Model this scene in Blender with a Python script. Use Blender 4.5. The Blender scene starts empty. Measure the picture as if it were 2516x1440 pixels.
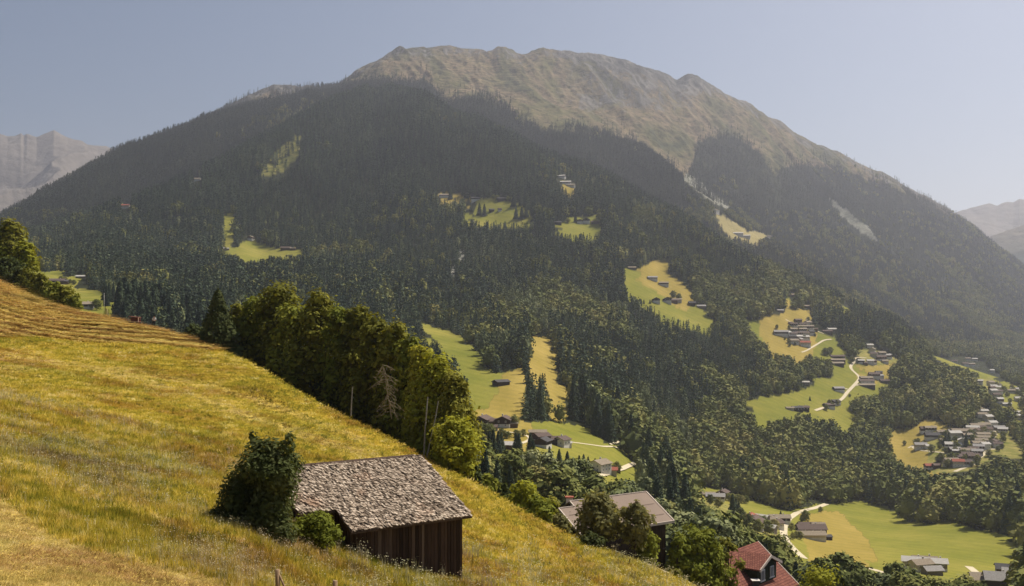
import bpy, bmesh, math, random
import numpy as np
from mathutils import Vector, Matrix

random.seed(7)
rng = np.random.default_rng(7)
S = bpy.context.scene
R = math.radians

# ------------------------------------------------------------------ camera
F, CX, HZ = 2480.0, 1258.0, 800.0        # focal length in photo pixels, centre column, horizon row
cd = bpy.data.cameras.new("camera")
cam = bpy.data.objects.new("camera", cd)
S.collection.objects.link(cam)
cd.sensor_width = 36.0
cd.lens = 36.0 * F / 2516.0
cd.shift_y = (HZ - 720.0) / 2516.0
cd.clip_start, cd.clip_end = 0.5, 60000.0
cam.location = (0, 0, 0)
cam.rotation_euler = (R(90), 0, 0)
S.camera = cam

# ------------------------------------------------------------------ sky, sun, exposure
SUN_EL, SUN_AZ = 54.0, 50.0              # degrees; azimuth clockwise from the view direction (+Y)
w = bpy.data.worlds.new("World")
S.world = w
w.use_nodes = True
wn = w.node_tree
for n in list(wn.nodes):
    wn.nodes.remove(n)
sky = wn.nodes.new("ShaderNodeTexSky")
sky.sky_type = 'NISHITA'
sky.sun_disc = False
sky.sun_elevation = R(SUN_EL)
sky.sun_rotation = R(SUN_AZ)
sky.altitude = 1200
sky.air_density = 1.0
sky.dust_density = 7.0
sky.ozone_density = 1.5
bg = wn.nodes.new("ShaderNodeBackground")
bg.inputs[1].default_value = 0.066
wo = wn.nodes.new("ShaderNodeOutputWorld")
wn.links.new(sky.outputs[0], bg.inputs[0])
wn.links.new(bg.outputs[0], wo.inputs[0])

sd = bpy.data.lights.new("sun", 'SUN')
sd.energy = 5.0
sd.angle = R(0.5)
sd.color = (1.0, 0.93, 0.82)
sun = bpy.data.objects.new("sun", sd)
S.collection.objects.link(sun)
SUNV = Vector((math.sin(R(SUN_AZ)) * math.cos(R(SUN_EL)), math.cos(R(SUN_AZ)) * math.cos(R(SUN_EL)), math.sin(R(SUN_EL))))
sun.rotation_euler = SUNV.to_track_quat('Z', 'Y').to_euler()
sun.location = (0, 0, 300)

S.view_settings.view_transform = 'Standard'
S.view_settings.look = 'None'
S.view_settings.exposure = 0.26
S.view_settings.gamma = 1.0
S.cycles.max_bounces = 5
S.cycles.diffuse_bounces = 2
S.cycles.transmission_bounces = 3
S.cycles.volume_bounces = 1
S.cycles.transparent_max_bounces = 4
HAZE_DENSITY = 6.3e-5

# ------------------------------------------------------------------ noise
def _h(ix, iy, s):
    n = (ix * 374761393 + iy * 668265263 + s * 974634777) & 0xffffffff
    n = ((n ^ (n >> 13)) * 1274126177) & 0xffffffff
    n = (n ^ (n >> 16))
    n = (n * 2246822519) & 0xffffffff
    return ((n ^ (n >> 15)) & 0xffff) / 65535.0

def vn(x, y, s=0):
    x = np.asarray(x, float); y = np.asarray(y, float)
    xi = np.floor(x).astype(np.int64); yi = np.floor(y).astype(np.int64)
    fx = x - xi; fy = y - yi
    fx = fx * fx * (3 - 2 * fx); fy = fy * fy * (3 - 2 * fy)
    a = _h(xi, yi, s); b = _h(xi + 1, yi, s); c = _h(xi, yi + 1, s); d = _h(xi + 1, yi + 1, s)
    return (a * (1 - fx) + b * fx) * (1 - fy) + (c * (1 - fx) + d * fx) * fy

def fbm(x, y, s=0, o=4):
    r = 0.0; a = 1.0; t = 0.0
    for k in range(o):
        r = r + a * (vn(x * 2 ** k + 17 * k, y * 2 ** k - 9 * k, s + k) * 2 - 1)
        t += a; a *= 0.5
    return r / t

def sstep(a, b, x):
    t = np.clip((x - a) / (b - a), 0, 1)
    return t * t * (3 - 2 * t)

# ------------------------------------------------------------------ terrain heights
# every line is a contour-like line of the valley surveyed as (column, row, distance)
def line(pts):
    a = np.array(pts, float)
    return a[:, 0], a[:, 1], a[:, 2]

N1 = [(-300,1440,22),(0,1440,24),(300,1440,27),(600,1440,32),(900,1440,44),(1160,1440,54),(1430,1480,62),(1700,1560,60),(2000,1700,50),(2516,1850,50)]
N2 = [(-300,1300,30),(0,1310,31),(300,1320,35),(600,1330,41),(900,1370,52),(1160,1400,62),(1430,1450,67),(1700,1535,65),(2000,1680,55),(2516,1840,55)]
N3 = [(-300,1130,42),(0,1160,43),(300,1190,48),(600,1215,54),(900,1290,62),(1160,1345,70),(1430,1420,73),(1700,1510,70),(2000,1660,60),(2516,1830,60)]
N4 = [(-300,970,62),(0,1010,64),(300,1060,69),(600,1110,74),(900,1210,75),(1160,1290,79),(1430,1390,79),(1700,1485,75),(2000,1640,65),(2516,1820,65)]
N5 = [(-300,800,110),(0,850,112),(300,905,110),(600,990,100),(900,1130,90),(1160,1235,88),(1430,1360,85),(1700,1462,80),(2000,1625,70),(2516,1810,70)]
N6 = [(-300,590,200),(-100,655,195),(0,699,190),(50,722,186),(100,740,182),(180,764,174),(250,776,166),(320,793,158),(380,806,150),(440,822,145),(480,835,140),
      (520,852,134),(570,874,129),(600,886,125),(650,912,121),(700,945,118),(750,975,116),(800,1004,114),(850,1030,111),(900,1052,108),(950,1078,105),
      (1010,1108,102),(1060,1138,100),(1110,1165,98),(1160,1188,98),(1210,1218,96),(1250,1242,95),(1330,1284,94),(1430,1332,92),(1520,1366,90),(1600,1396,88),
      (1700,1442,85),(1850,1530,78),(2000,1610,74),(2516,1780,74)]
C1 = [(-300,660,250),(0,742,240),(300,876,195),(600,1031,150),(900,1200,130),(1160,1325,118),(1430,1396,108),(1560,1412,112),(1700,1476,112),(2000,1700,102),(2516,1800,102)]
F1 = [(-300,860,500),(0,860,500),(300,900,450),(600,980,420),(900,1120,380),(1170,1230,300),(1300,1290,270),(1430,1350,260),(1600,1420,300),(1700,1450,330),(2000,1470,380),(2516,1500,380)]
F2 = [(-300,760,800),(0,760,800),(300,800,750),(600,880,700),(900,1020,620),(1170,1090,560),(1300,1112,540),(1430,1165,520),(1600,1205,560),(1700,1262,600),(2000,1330,700),(2516,1345,700)]
F3 = [(-300,690,1100),(0,690,1100),(300,730,1000),(600,800,950),(900,900,850),(1170,1010,720),(1300,1022,700),(1500,1068,740),(1700,1190,900),(2000,1205,1000),(2200,1235,1000),(2516,1190,1000)]
F4 = [(-300,640,1500),(0,640,1500),(300,655,1400),(600,690,1350),(900,740,1250),(1170,850,1050),(1300,880,1000),(1500,930,1050),(1700,1000,1150),(2000,1010,1280),(2200,1095,1250),(2350,1082,1200),(2516,1062,1250)]
F5 = [(-300,612,1900),(0,612,1900),(300,585,1800),(600,615,1750),(900,640,1650),(1170,700,1500),(1300,740,1400),(1500,780,1400),(1700,820,1450),(2000,860,1550),(2200,900,1600),(2350,935,1550),(2516,975,1550)]
F6 = [(-300,600,2150),(0,592,2150),(120,582,2150),(300,508,2200),(480,440,2300),(620,358,2500),(750,285,2750),(830,240,3050),(900,222,3150),(925,230,3150),(945,217,3150),
      (1010,222,3100),(1050,240,3050),(1080,262,3000),(1125,282,2950),(1180,300,2880),(1250,330,2800),(1400,410,2600),(1500,452,2500),(1600,505,2350),(1750,590,2200),
      (1900,662,2100),(2000,710,2050),(2200,805,1950),(2290,866,1900),(2400,908,1850),(2516,945,1850)]
F7 = [(-300,606,2350),(0,598,2350),(300,514,2400),(480,448,2500),(620,366,2700),(750,292,2950),(830,245,3230),(900,232,3330),(945,228,3330),(1010,236,3280),(1080,276,3180),
      (1250,344,2980),(1400,424,2780),(1600,520,2530),(1750,606,2380),(2000,722,2220),(2290,874,2060),(2516,950,2010)]
F8 = [(-300,640,3100),(-100,570,3100),(0,532,3100),(20,522,3100),(60,498,3120),(150,450,3150),(230,401,3200),(300,367,3250),(340,353,3270),(420,321,3300),(500,286,3350),(560,267,3400),
      (620,253,3450),(700,234,3500),(760,220,3550),(830,214,3580),(945,222,3520),(1080,256,3450),(1125,250,3420),(1210,253,3400),(1300,316,3320),(1350,328,3300),(1430,326,3300),
      (1560,354,3300),(1640,404,3150),(1690,444,3100),(1740,476,3000),(1800,526,2950),(1880,592,2850),(2000,655,2700),(2100,722,2620),(2300,843,2500),(2516,897,2400)]
F9 = [(-300,680,3400),(0,570,3400),(300,400,3550),(560,292,3700),(760,238,3800),(830,216,3780),(945,205,3700),(1080,235,3650),(1210,243,3600),(1430,312,3500),(1500,330,3480),
      (1560,362,3480),(1690,456,3280),(1800,538,3130),(1880,604,3030),(2000,667,2900),(2300,850,2680),(2516,902,2600)]
F10 = [(-300,690,4000),(0,590,4000),(300,420,4000),(560,285,4000),(640,240,4050),(760,232,4050),(830,214,3980),(945,172,3950),(1110,195,3950),(1300,235,3900),(1560,270,3950),
      (1690,360,3850),(1850,440,3750),(2000,540,3700),(2300,722,3500),(2516,815,3400)]
F11 = [(-300,700,4500),(0,610,4500),(300,440,4500),(500,305,4400),(560,270,4350),(585,252,4350),(610,236,4350),(640,219,4350),(672,207,4350),(690,212,4350),(705,211,4350),
      (725,216,4350),(745,220,4350),(760,215,4300),(775,218,4300),(800,224,4300),(832,210,4300),(850,197,4320),(870,181,4350),(900,163,4380),(930,149,4400),(955,135,4430),(980,126,4450),(1000,129,4450),
      (1040,128,4480),(1048,132,4480),(1065,126,4480),(1090,122,4500),(1110,121,4500),(1125,126,4500),(1150,132,4520),(1180,134,4540),(1195,139,4550),(1210,137,4560),(1222,130,4560),(1240,128,4570),
      (1258,137,4580),(1270,146,4600),(1285,149,4600),(1300,143,4620),(1320,133,4630),(1335,127,4640),(1345,132,4640),(1360,136,4650),(1380,134,4650),(1400,133,4660),(1415,140,4670),
      (1440,138,4680),(1470,142,4700),(1500,152,4700),(1520,158,4710),(1570,163,4720),(1600,174,4740),(1640,193,4760),(1662,207,4780),(1690,195,4790),(1712,198,4800),(1735,214,4810),
      (1800,250,4850),(1830,262,4860),(1880,286,4900),(1920,312,4920),(1960,341,4950),(2010,362,4980),(2060,381,5000),(2100,400,5000),(2130,419,5000),(2200,449,5000),(2260,490,5000),
      (2330,528,5000),(2400,577,5000),(2460,626,5000),(2516,666,5000),(2700,790,5000)]
KN = [N1, N2, N3, N4, N5, N6, C1, F1, F2, F3, F4, F5, F6, F7, F8, F9, F10, F11]
SMOOTH = [60, 60, 60, 60, 60, 4, 60, 80, 80, 70, 70, 70, 14, 30, 10, 20, 60, 2]
IX_CREST, IX_F6, IX_F7, IX_F8, IX_TOP = 5, 12, 13, 14, 17

NU = 1240
UMIN, UMAX = -0.66, 0.66
YMIN, YMAX = 2.0, 5900.0
U = np.linspace(UMIN, UMAX, NU)
Y = np.concatenate([np.geomspace(YMIN, 3500, 960, endpoint=False), np.arange(3500, 5150, 9.0), np.linspace(5150, YMAX, 24)])
NY = len(Y)
DU = U[1] - U[0]
PXU = U * F + CX

def blur1(a, wpx):
    k = int(wpx / (DU * F))
    if k < 1:
        return a
    ker = np.hanning(2 * k + 3)[1:-1]; ker /= ker.sum()
    p = np.pad(a, len(ker) // 2, mode='edge')
    return np.convolve(p, ker, mode='valid')[:len(a)]

KR, KZ = [], []
zn0 = np.interp(PXU, [-300, 0, 600, 1160, 2000, 2900], [-4.6, -4.8, -5.0, -5.4, -6.5, -8])
zn1 = np.interp(PXU, [-300, 0, 600, 1160, 2000, 2900], [-5.0, -5.2, -5.8, -6.8, -10, -13])
KR += [np.full(NU, 2.0), np.full(NU, 10.0)]
KZ += [blur1(zn0, 200), blur1(zn1, 200)]
for kn, sm in zip(KN, SMOOTH):
    a, b, c = line(kn)
    rr = blur1(np.interp(PXU, a, c), max(sm, 30))
    pp = blur1(np.interp(PXU, a, b), sm)
    if kn is F8: pp = pp + 9 * (1 - np.exp(-((PXU - 1180) / 60) ** 2))      # the surveyed skyline is that of the treetops
    if kn is F6: pp = pp + 7
    if kn is F7: pp = pp + 7
    KR.append(rr); KZ.append((HZ - pp) / F * rr)
KR.append(KR[-1] * 1.06); KZ.append(KZ[-1] - 90)
KR.append(np.full(NU, 5950.0)); KZ.append(KZ[-1] - 300)
KR = np.array(KR); KZ = np.array(KZ)
R_CREST = KR[2 + IX_CREST]; R_F6 = KR[2 + IX_F6]; R_F7 = KR[2 + IX_F7]; R_F8 = KR[2 + IX_F8]; R_TOP = KR[2 + IX_TOP]

def pchip_col(xk, zk, xq):
    h = np.diff(xk); d = np.diff(zk) / h
    m = np.zeros_like(zk)
    s = np.sign(d[:-1]) * np.sign(d[1:]) > 0
    w1 = 2 * h[1:] + h[:-1]; w2 = h[1:] + 2 * h[:-1]
    with np.errstate(divide='ignore', invalid='ignore'):
        mm = (w1 + w2) / (w1 / d[:-1] + w2 / d[1:])
    m[1:-1] = np.where(s, mm, 0.0)
    m[0], m[-1] = d[0], d[-1]
    i = np.clip(np.searchsorted(xk, xq, side='right') - 1, 0, len(xk) - 2)
    t = (xq - xk[i]) / h[i]
    t2, t3 = t * t, t * t * t
    return (2*t3 - 3*t2 + 1) * zk[i] + (t3 - 2*t2 + t) * h[i] * m[i] + (-2*t3 + 3*t2) * zk[i+1] + (t3 - t2) * h[i] * m[i+1]

Z = np.empty((NU, NY))
for i in range(NU):
    Z[i] = pchip_col(KR[:, i], KZ[:, i], Y)
GX = U[:, None] * Y[None, :]
GY = np.broadcast_to(Y[None, :], (NU, NY)).copy()
# relief that the survey lines are too coarse for
away = 1 - 0.85 * np.exp(-((GY - R_TOP[:, None]) / 110.0) ** 2) - 0.75 * np.exp(-((GY - R_F6[:, None]) / 90.0) ** 2) - 0.6 * np.exp(-((GY - R_F8[:, None]) / 90.0) ** 2)
away = np.clip(away, 0.08, 1)
midw = sstep(500, 1100, GY) * (1 - 0.35 * sstep(3200, 4000, GY))
Z += midw * away * (13 * fbm(GX / 260, GY / 420, 3, 4) + 16 * (0.42 - np.abs(fbm((GX + 0.35 * GY) / 190, GY / 900, 7, 3)) * 2) * sstep(1300, 1900, GY))
alpw = sstep(3500, 3900, GY)
gx2 = GX * 0.94 + GY * 0.34; gy2 = GY * 0.94 - GX * 0.34
rid = 1 - np.abs(fbm(gx2 / 150, gy2 / 520, 21, 5)) * 2
Z += alpw * away * (28 * (rid - 0.55) + 12 * fbm(GX / 310, GY / 500, 39, 3) + 9 * (0.45 - np.abs(fbm(gx2 / 50, gy2 / 130, 35, 4)) * 2) + 3 * fbm(GX / 20, GY / 28, 31, 3))
# rugged rim
Z += 4.0 * np.exp(-((GY - R_TOP[:, None]) / 70.0) ** 2) * fbm(GX / 30, GY / 400, 41, 4)
nearw = 1 - sstep(90, 160, GY)
Z += (0.16 * fbm(GX / 5.0, GY / 5.0, 51, 3) + 0.05 * fbm(GX / 1.1, GY / 1.1, 55, 2)) * sstep(14, 24, GY) * (1 - sstep(200, 300, GY))

TAN = Z / GY
RUNMAX = np.maximum.accumulate(TAN, axis=1)
RUNEX = np.concatenate([np.full((NU, 1), -99.0), RUNMAX[:, :-1]], axis=1)

def gidx(x, y):
    u = np.asarray(x, float) / y
    fu = np.clip((u - UMIN) / DU, 0, NU - 1.001); fy = np.clip(np.interp(y, Y, np.arange(NY)), 0, NY - 1.001)
    iu = fu.astype(int); iy = fy.astype(int)
    return iu, iy, fu - iu, fy - iy

def samp(A, x, y):
    iu, iy, a, b = gidx(x, np.asarray(y, float))
    return (A[iu, iy] * (1 - a) + A[iu + 1, iy] * a) * (1 - b) + (A[iu, iy + 1] * (1 - a) + A[iu + 1, iy + 1] * a) * b

def gz(x, y):
    return samp(Z, np.array([x]), np.array([y]))[0]

def hit(px, py, ymin=0.0):
    """the point of the ground seen at this spot of the photo"""
    u = (px - CX) / F; t = (HZ - py) / F
    fu = min(max((u - UMIN) / DU, 0), NU - 1.001); iu = int(fu); a = fu - iu
    col = TAN[iu] * (1 - a) + TAN[iu + 1] * a
    ok = (col >= t) & (Y >= ymin)
    j = int(np.argmax(ok))
    if not ok.any():
        j = NY - 2
    if j == 0:
        yy = Y[0]
    else:
        c0, c1 = col[j - 1], col[j]
        f = 0.0 if c1 == c0 else min(max((t - c0) / (c1 - c0), 0), 1)
        yy = Y[j - 1] + f * (Y[j] - Y[j - 1])
    x = u * yy
    return x, yy, gz(x, yy)

def topix(x, y, z):
    return CX + F * x / y, HZ - F * z / y

# ------------------------------------------------------------------ land use
FIELDS = {
 'green': [
  [(68,640),(92,628),(98,640),(95,662),(110,668),(165,662),(152,678),(200,682),(185,705),(175,710),(250,712),(262,726),(292,735),(292,800),(240,800),(200,775),(130,740),(100,710),(78,680)],
  [(548,618),(575,610),(600,592),(625,590),(650,600),(665,608),(745,612),(745,626),(690,630),(650,634),(600,640),(585,628),(555,622)],
  [(1138,525),(1165,530),(1172,510),(1168,492),(1185,486),(1250,492),(1275,500),(1300,520),(1310,540),(1260,545),(1210,545),(1170,535),(1140,542)],
  [(1390,533),(1472,528),(1465,545),(1480,558),(1475,568),(1440,574),(1400,572),(1368,562),(1358,548),(1385,545)],
  [(1527,668),(1545,660),(1610,668),(1612,645),(1640,648),(1640,672),(1665,688),(1700,715),(1690,735),(1735,765),(1757,800),(1730,800),(1690,785),(1640,778),(1600,745),(1570,735),(1540,710)],
  [(1830,782),(1880,788),(1885,775),(1915,772),(1930,760),(1933,722),(1950,745),(1945,760),(1990,762),(1992,800),(2010,818),(2048,830),(2070,852),(2092,880),(2100,897),(2130,888),(2192,892),(2187,920),(2160,935),(2162,965),(2105,975),(2090,1000),(2107,1030),(2085,1062),(2060,1055),(2040,1015),(1960,1012),(1930,1022),(1858,1034),(1850,1005),(1828,990),(1850,980),(1940,965),(2002,947),(1992,925),(2045,928),(2052,880),(1975,873),(1960,892),(1930,872),(1900,862),(1860,832),(1845,802)],
  [(1035,795),(1060,800),(1090,812),(1130,825),(1170,855),(1190,900),(1215,918),(1285,905),(1290,940),(1275,990),(1285,1030),(1270,1046),(1150,1050),(1150,935),(1120,880),(1080,840),(1045,815)],
  [(1155,1035),(1270,1045),(1300,1040),(1350,1033),(1420,1045),(1460,1055),(1480,1085),(1532,1100),(1545,1110),(1550,1140),(1582,1165),(1562,1180),(1480,1178),(1450,1165),(1440,1140),(1400,1135),(1318,1117),(1304,1100),(1270,1105),(1200,1085),(1165,1075)],
  [(1698,1200),(1740,1198),(1790,1215),(1850,1228),(1925,1252),(1960,1250),(2020,1238),(2070,1235),(2110,1232),(2150,1240),(2180,1240),(2200,1262),(2240,1280),(2290,1287),(2320,1275),(2400,1300),(2516,1320),(2516,1370),(2400,1425),(2340,1400),(2250,1375),(1985,1372),(1925,1335),(1925,1290),(1860,1275),(1830,1275),(1790,1252),(1740,1232),(1700,1218)],
  [(2280,868),(2330,880),(2370,872),(2420,893),(2468,925),(2430,927),(2380,907),(2330,897)],
  [(2455,938),(2516,950),(2516,1030),(2490,1020),(2470,985)],
  [(1160,1140),(1180,1152),(1220,1162),(1218,1172),(1165,1168)],
  [(2062,750),(2072,741),(2097,758),(2080,763)],
  [(2215,930),(2246,938),(2246,948),(2225,946)],
  [(552,528),(574,530),(570,600),(553,602)],
 ],
 'dry': [
  [(1075,478),(1100,474),(1130,477),(1150,488),(1172,492),(1130,492),(1080,488)],
  [(1378,446),(1397,446),(1413,461),(1411,471),(1385,459)],
  [(1762,526),(1775,528),(1815,550),(1838,565),(1862,568),(1882,582),(1870,589),(1845,590),(1825,580),(1800,574),(1773,556)],
  [(1603,642),(1642,645),(1642,672),(1668,690),(1702,715),(1690,742),(1662,735),(1640,712),(1600,690),(1560,665)],
  [(1860,788),(1885,775),(1915,772),(1930,760),(1933,735),(1950,745),(1945,760),(1990,762),(1992,800),(2010,818),(1990,870),(1960,892),(1930,872),(1890,850)],
  [(2100,897),(2130,896),(2192,892),(2187,920),(2130,918)],
  [(1285,905),(1232,918),(1222,965),(1197,1003),(1160,1008),(1150,1050),(1285,1040),(1275,990),(1290,940)],
  [(1296,823),(1330,826),(1360,845),(1353,868),(1377,872),(1363,902),(1342,917),(1300,910),(1302,870),(1308,850)],
  [(1343,933),(1365,938),(1390,953),(1408,970),(1385,984),(1362,988),(1348,960)],
  [(1265,1038),(1308,1040),(1312,1105),(1280,1095)],
  [(1960,1260),(2060,1258),(2085,1280),(2135,1330),(2155,1380),(2000,1375),(1985,1300)],
  [(2178,1082),(2190,1058),(2240,1050),(2280,1026),(2330,1048),(2380,1080),(2340,1120),(2300,1157),(2260,1150),(2200,1122)],
 ],
 'village': [
  [(2280,1060),(2330,1055),(2400,1050),(2425,1022),(2442,1030),(2516,1098),(2516,1130),(2450,1120),(2400,1150),(2345,1165),(2280,1160)],
  [(2405,930),(2440,925),(2462,960),(2450,985),(2425,965)],
  [(1700,1215),(1800,1240),(1860,1275),(1930,1275),(1935,1330),(1850,1310),(1760,1262)],
  [(2100,860),(2170,862),(2215,885),(2192,893),(2120,893)],
 ],
 'scree': [
  [(2036,485),(2060,500),(2100,533),(2140,563),(2157,592),(2120,575),(2065,528)],
  [(1678,425),(1700,430),(1740,462),(1790,508),(1780,512),(1735,485),(1690,450)],
  [(1108,672),(1116,640),(1121,640),(1118,680),(1110,684)],
  [(1125,618),(1145,612),(1135,640),(1128,642)],
 ],
 'scrub': [
  [(640,425),(665,385),(705,348),(737,352),(735,385),(700,420),(660,432)],
  [(718,334),(745,334),(742,342),(722,342)],
 ],
}
MW, MH = 1258, 740
def raster(polys):
    out = np.zeros((MH, MW), bool)
    for p in polys:
        a = np.array(p, float) / 2.0
        x0, x1 = max(int(a[:, 0].min()), 0), min(int(a[:, 0].max()) + 2, MW)
        y0, y1 = max(int(a[:, 1].min()), 0), min(int(a[:, 1].max()) + 2, MH)
        gx, gy = np.meshgrid(np.arange(x0, x1) + 0.5, np.arange(y0, y1) + 0.5)
        ins = np.zeros(gx.shape, bool)
        n = len(a)
        for k in range(n):
            xa, ya = a[k]; xb, yb = a[(k + 1) % n]
            if ya == yb:
                continue
            c = ((ya > gy) != (yb > gy)) & (gx < (xb - xa) * (gy - ya) / (yb - ya) + xa)
            ins ^= c
        out[y0:y1, x0:x1] |= ins
    return out
RS = {k: raster(v) for k, v in FIELDS.items()}
OPEN = RS['green'] | RS['dry'] | RS['village'] | RS['scree'] | RS['scrub']
CLEAR = OPEN.copy()              # also kept free of trees: round the houses

def look(M, x, y, z):
    """which land use lies at a ground point (only for ground in view)"""
    px, py = topix(x, y, z)
    # wobble the field borders a little, as hedges and wood edges do
    px = px + 7 * fbm(px / 11, py / 11, 5, 3); py = py + 6 * fbm(px / 11, py / 11, 8, 3)
    i = (px / 2).astype(int); j = (py / 2).astype(int)
    ok = (i >= 0) & (i < MW) & (j >= 0) & (j < MH)
    return ok & M[np.clip(j, 0, MH - 1), np.clip(i, 0, MW - 1)]

TREE_LINE = [(400,300),(500,286),(560,266),(600,254),(640,247),(700,235),(760,222),(830,206),(1060,200),(1110,262),(1125,247),(1160,244),(1210,250),(1300,314),(1350,326),(1430,322),
             (1490,332),(1560,352),(1640,402),(1690,446),(1703,400),(1715,348),(1760,338),(1800,335),(1850,366),(1880,400),(1905,432),(1930,412),(1960,410),(2000,405),(2060,412),(2130,440),(2200,462),(2280,500),(2600,640)]
tlx, tly = np.array(TREE_LINE, float).T
CRU = R_CREST; 
def col(A, x, y):
    return np.interp(x / y, U, A)

# ------------------------------------------------------------------ materials
def mat(name, rough=0.9, spec=0.15):
    m = bpy.data.materials.new(name)
    m.use_nodes = True
    nt = m.node_tree
    b = nt.nodes["Principled BSDF"]
    b.inputs["Roughness"].default_value = rough
    b.inputs["Specular IOR Level"].default_value = spec
    return m, nt, b

def nd(nt, typ, **kw):
    n = nt.nodes.new(typ)
    for k, v in kw.items():
        setattr(n, k, v)
    return n

def ramp(nt, fac, stops, interp='LINEAR'):
    r = nd(nt, "ShaderNodeValToRGB")
    r.color_ramp.interpolation = interp
    el = r.color_ramp.elements
    el[0].position, el[0].color = stops[0][0], (*stops[0][1], 1)
    el[1].position, el[1].color = stops[-1][0], (*stops[-1][1], 1)
    for p, c in stops[1:-1]:
        e = el.new(p); e.color = (*c, 1)
    nt.links.new(fac, r.inputs[0])
    return r.outputs[0]

def noise(nt, scale, detail=4, rough=0.55, vec=None, dist=0.0):
    n = nd(nt, "ShaderNodeTexNoise")
    n.inputs["Scale"].default_value = scale
    n.inputs["Detail"].default_value = detail
    n.inputs["Roughness"].default_value = rough
    n.inputs["Distortion"].default_value = dist
    if vec is not None:
        nt.links.new(vec, n.inputs["Vector"])
    return n.outputs["Fac"]

def objco(nt, scale=(1, 1, 1), rot=(0, 0, 0)):
    t = nd(nt, "ShaderNodeTexCoord")
    m = nd(nt, "ShaderNodeMapping")
    m.inputs["Scale"].default_value = scale
    m.inputs["Rotation"].default_value = rot
    nt.links.new(t.outputs["Object"], m.inputs["Vector"])
    return m.outputs[0]

def mix(nt, fac, a, b, blend='MIX'):
    m = nd(nt, "ShaderNodeMix", data_type='RGBA', blend_type=blend)
    if isinstance(fac, float):
        m.inputs[0].default_value = fac
    else:
        nt.links.new(fac, m.inputs[0])
    for k, v in ((6, a), (7, b)):
        if isinstance(v, tuple):
            m.inputs[k].default_value = (*v, 1)
        else:
            nt.links.new(v, m.inputs[k])
    return m.outputs[2]

def math_(nt, op, a, b=None, clamp=False):
    m = nd(nt, "ShaderNodeMath", operation=op, use_clamp=clamp)
    for k, v in ((0, a), (1, b)):
        if v is None:
            continue
        if isinstance(v, (int, float)):
            m.inputs[k].default_value = v
        else:
            nt.links.new(v, m.inputs[k])
    return m.outputs[0]

def attr(nt, name):
    a = nd(nt, "ShaderNodeAttribute", attribute_name=name)
    return a.outputs["Fac"]

def bump(nt, b, h, dist=0.1, strength=0.6):
    n = nd(nt, "ShaderNodeBump")
    n.inputs["Distance"].default_value = dist
    n.inputs["Strength"].default_value = strength
    nt.links.new(h, n.inputs["Height"])
    nt.links.new(n.outputs[0], b.inputs["Normal"])

def plain(name, c, var=0.25, scale=1.5, rough=0.9, spec=0.08, bd=0.02, stretch=(1, 1, 1)):
    m, nt, b = mat(name, rough, spec)
    n = noise(nt, scale, 5, 0.6, objco(nt, stretch))
    lo = tuple(v * (1 - var) for v in c); hi = tuple(min(v * (1 + var), 0.95) for v in c)
    nt.links.new(ramp(nt, n, [(0.3, lo), (0.7, hi)]), b.inputs["Base Color"])
    bump(nt, b, n, bd, 0.5)
    return m

# meadow in front
M_meadow, nt, b = mat("meadow_grass", 1.0, 0.05)
co = objco(nt)
n1 = noise(nt, 0.05, 4, 0.6, co); n2 = noise(nt, 0.9, 6, 0.7, co); n3 = noise(nt, 6.0, 4, 0.7, co)
tall = ramp(nt, n1, [(0.3, (0.26, 0.21, 0.022)), (0.5, (0.38, 0.275, 0.028)), (0.7, (0.46, 0.31, 0.038))])
mown = ramp(nt, n1, [(0.35, (0.54, 0.40, 0.10)), (0.65, (0.66, 0.50, 0.15))])
base = mix(nt, attr(nt, "mown"), tall, mown)
hay = mix(nt, attr(nt, "rows"), base, (0.46, 0.35, 0.07))
var = ramp(nt, n2, [(0.3, (0.45, 0.45, 0.42)), (0.5, (0.9, 0.9, 0.9)), (0.72, (1.25, 1.22, 1.2))])
c1 = mix(nt, 0.9, hay, var, 'MULTIPLY')
var2 = ramp(nt, n3, [(0.35, (0.55, 0.55, 0.55)), (0.6, (1.15, 1.15, 1.15))])
c2 = mix(nt, 0.8, c1, var2, 'MULTIPLY')
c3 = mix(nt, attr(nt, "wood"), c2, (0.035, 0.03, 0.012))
nt.links.new(c3, b.inputs["Base Color"])
bump(nt, b, n3, 0.12, 0.7)

# valley sides and fields
M_land, nt, b = mat("valley_ground", 1.0, 0.03)
co = objco(nt)
na = noise(nt, 0.012, 5, 0.6, co); nb = noise(nt, 0.07, 5, 0.65, co)
nst = noise(nt, 0.03, 4, 0.6, objco(nt, (1.0, 0.25, 0.5), (0, 0, 0.3)))
floor_ = ramp(nt, nb, [(0.3, (0.014, 0.017, 0.009)), (0.7, (0.04, 0.043, 0.02))])
green = ramp(nt, na, [(0.3, (0.155, 0.165, 0.026)), (0.5, (0.205, 0.198, 0.035)), (0.72, (0.275, 0.24, 0.052))])
green = mix(nt, 0.35, green, ramp(nt, nb, [(0.3, (0.7, 0.75, 0.6)), (0.7, (1.2, 1.15, 1.1))]), 'MULTIPLY')
dry = ramp(nt, nst, [(0.3, (0.25, 0.195, 0.04)), (0.7, (0.36, 0.265, 0.07))])
vill = ramp(nt, nb, [(0.35, (0.14, 0.15, 0.03)), (0.65, (0.30, 0.25, 0.08))])
scree = ramp(nt, nb, [(0.3, (0.20, 0.20, 0.15)), (0.7, (0.42, 0.40, 0.34))])
scrub = ramp(nt, nb, [(0.35, (0.07, 0.085, 0.02)), (0.65, (0.24, 0.21, 0.06))])
mow = nd(nt, "ShaderNodeTexWave", wave_type='BANDS', bands_direction='DIAGONAL')
mow.inputs["Scale"].default_value = 0.03; mow.inputs["Distortion"].default_value = 6.0; mow.inputs["Detail"].default_value = 3.0; mow.inputs["Detail Scale"].default_value = 0.25
nt.links.new(co, mow.inputs["Vector"])
nfine = noise(nt, 0.35, 5, 0.7, co)
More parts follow.
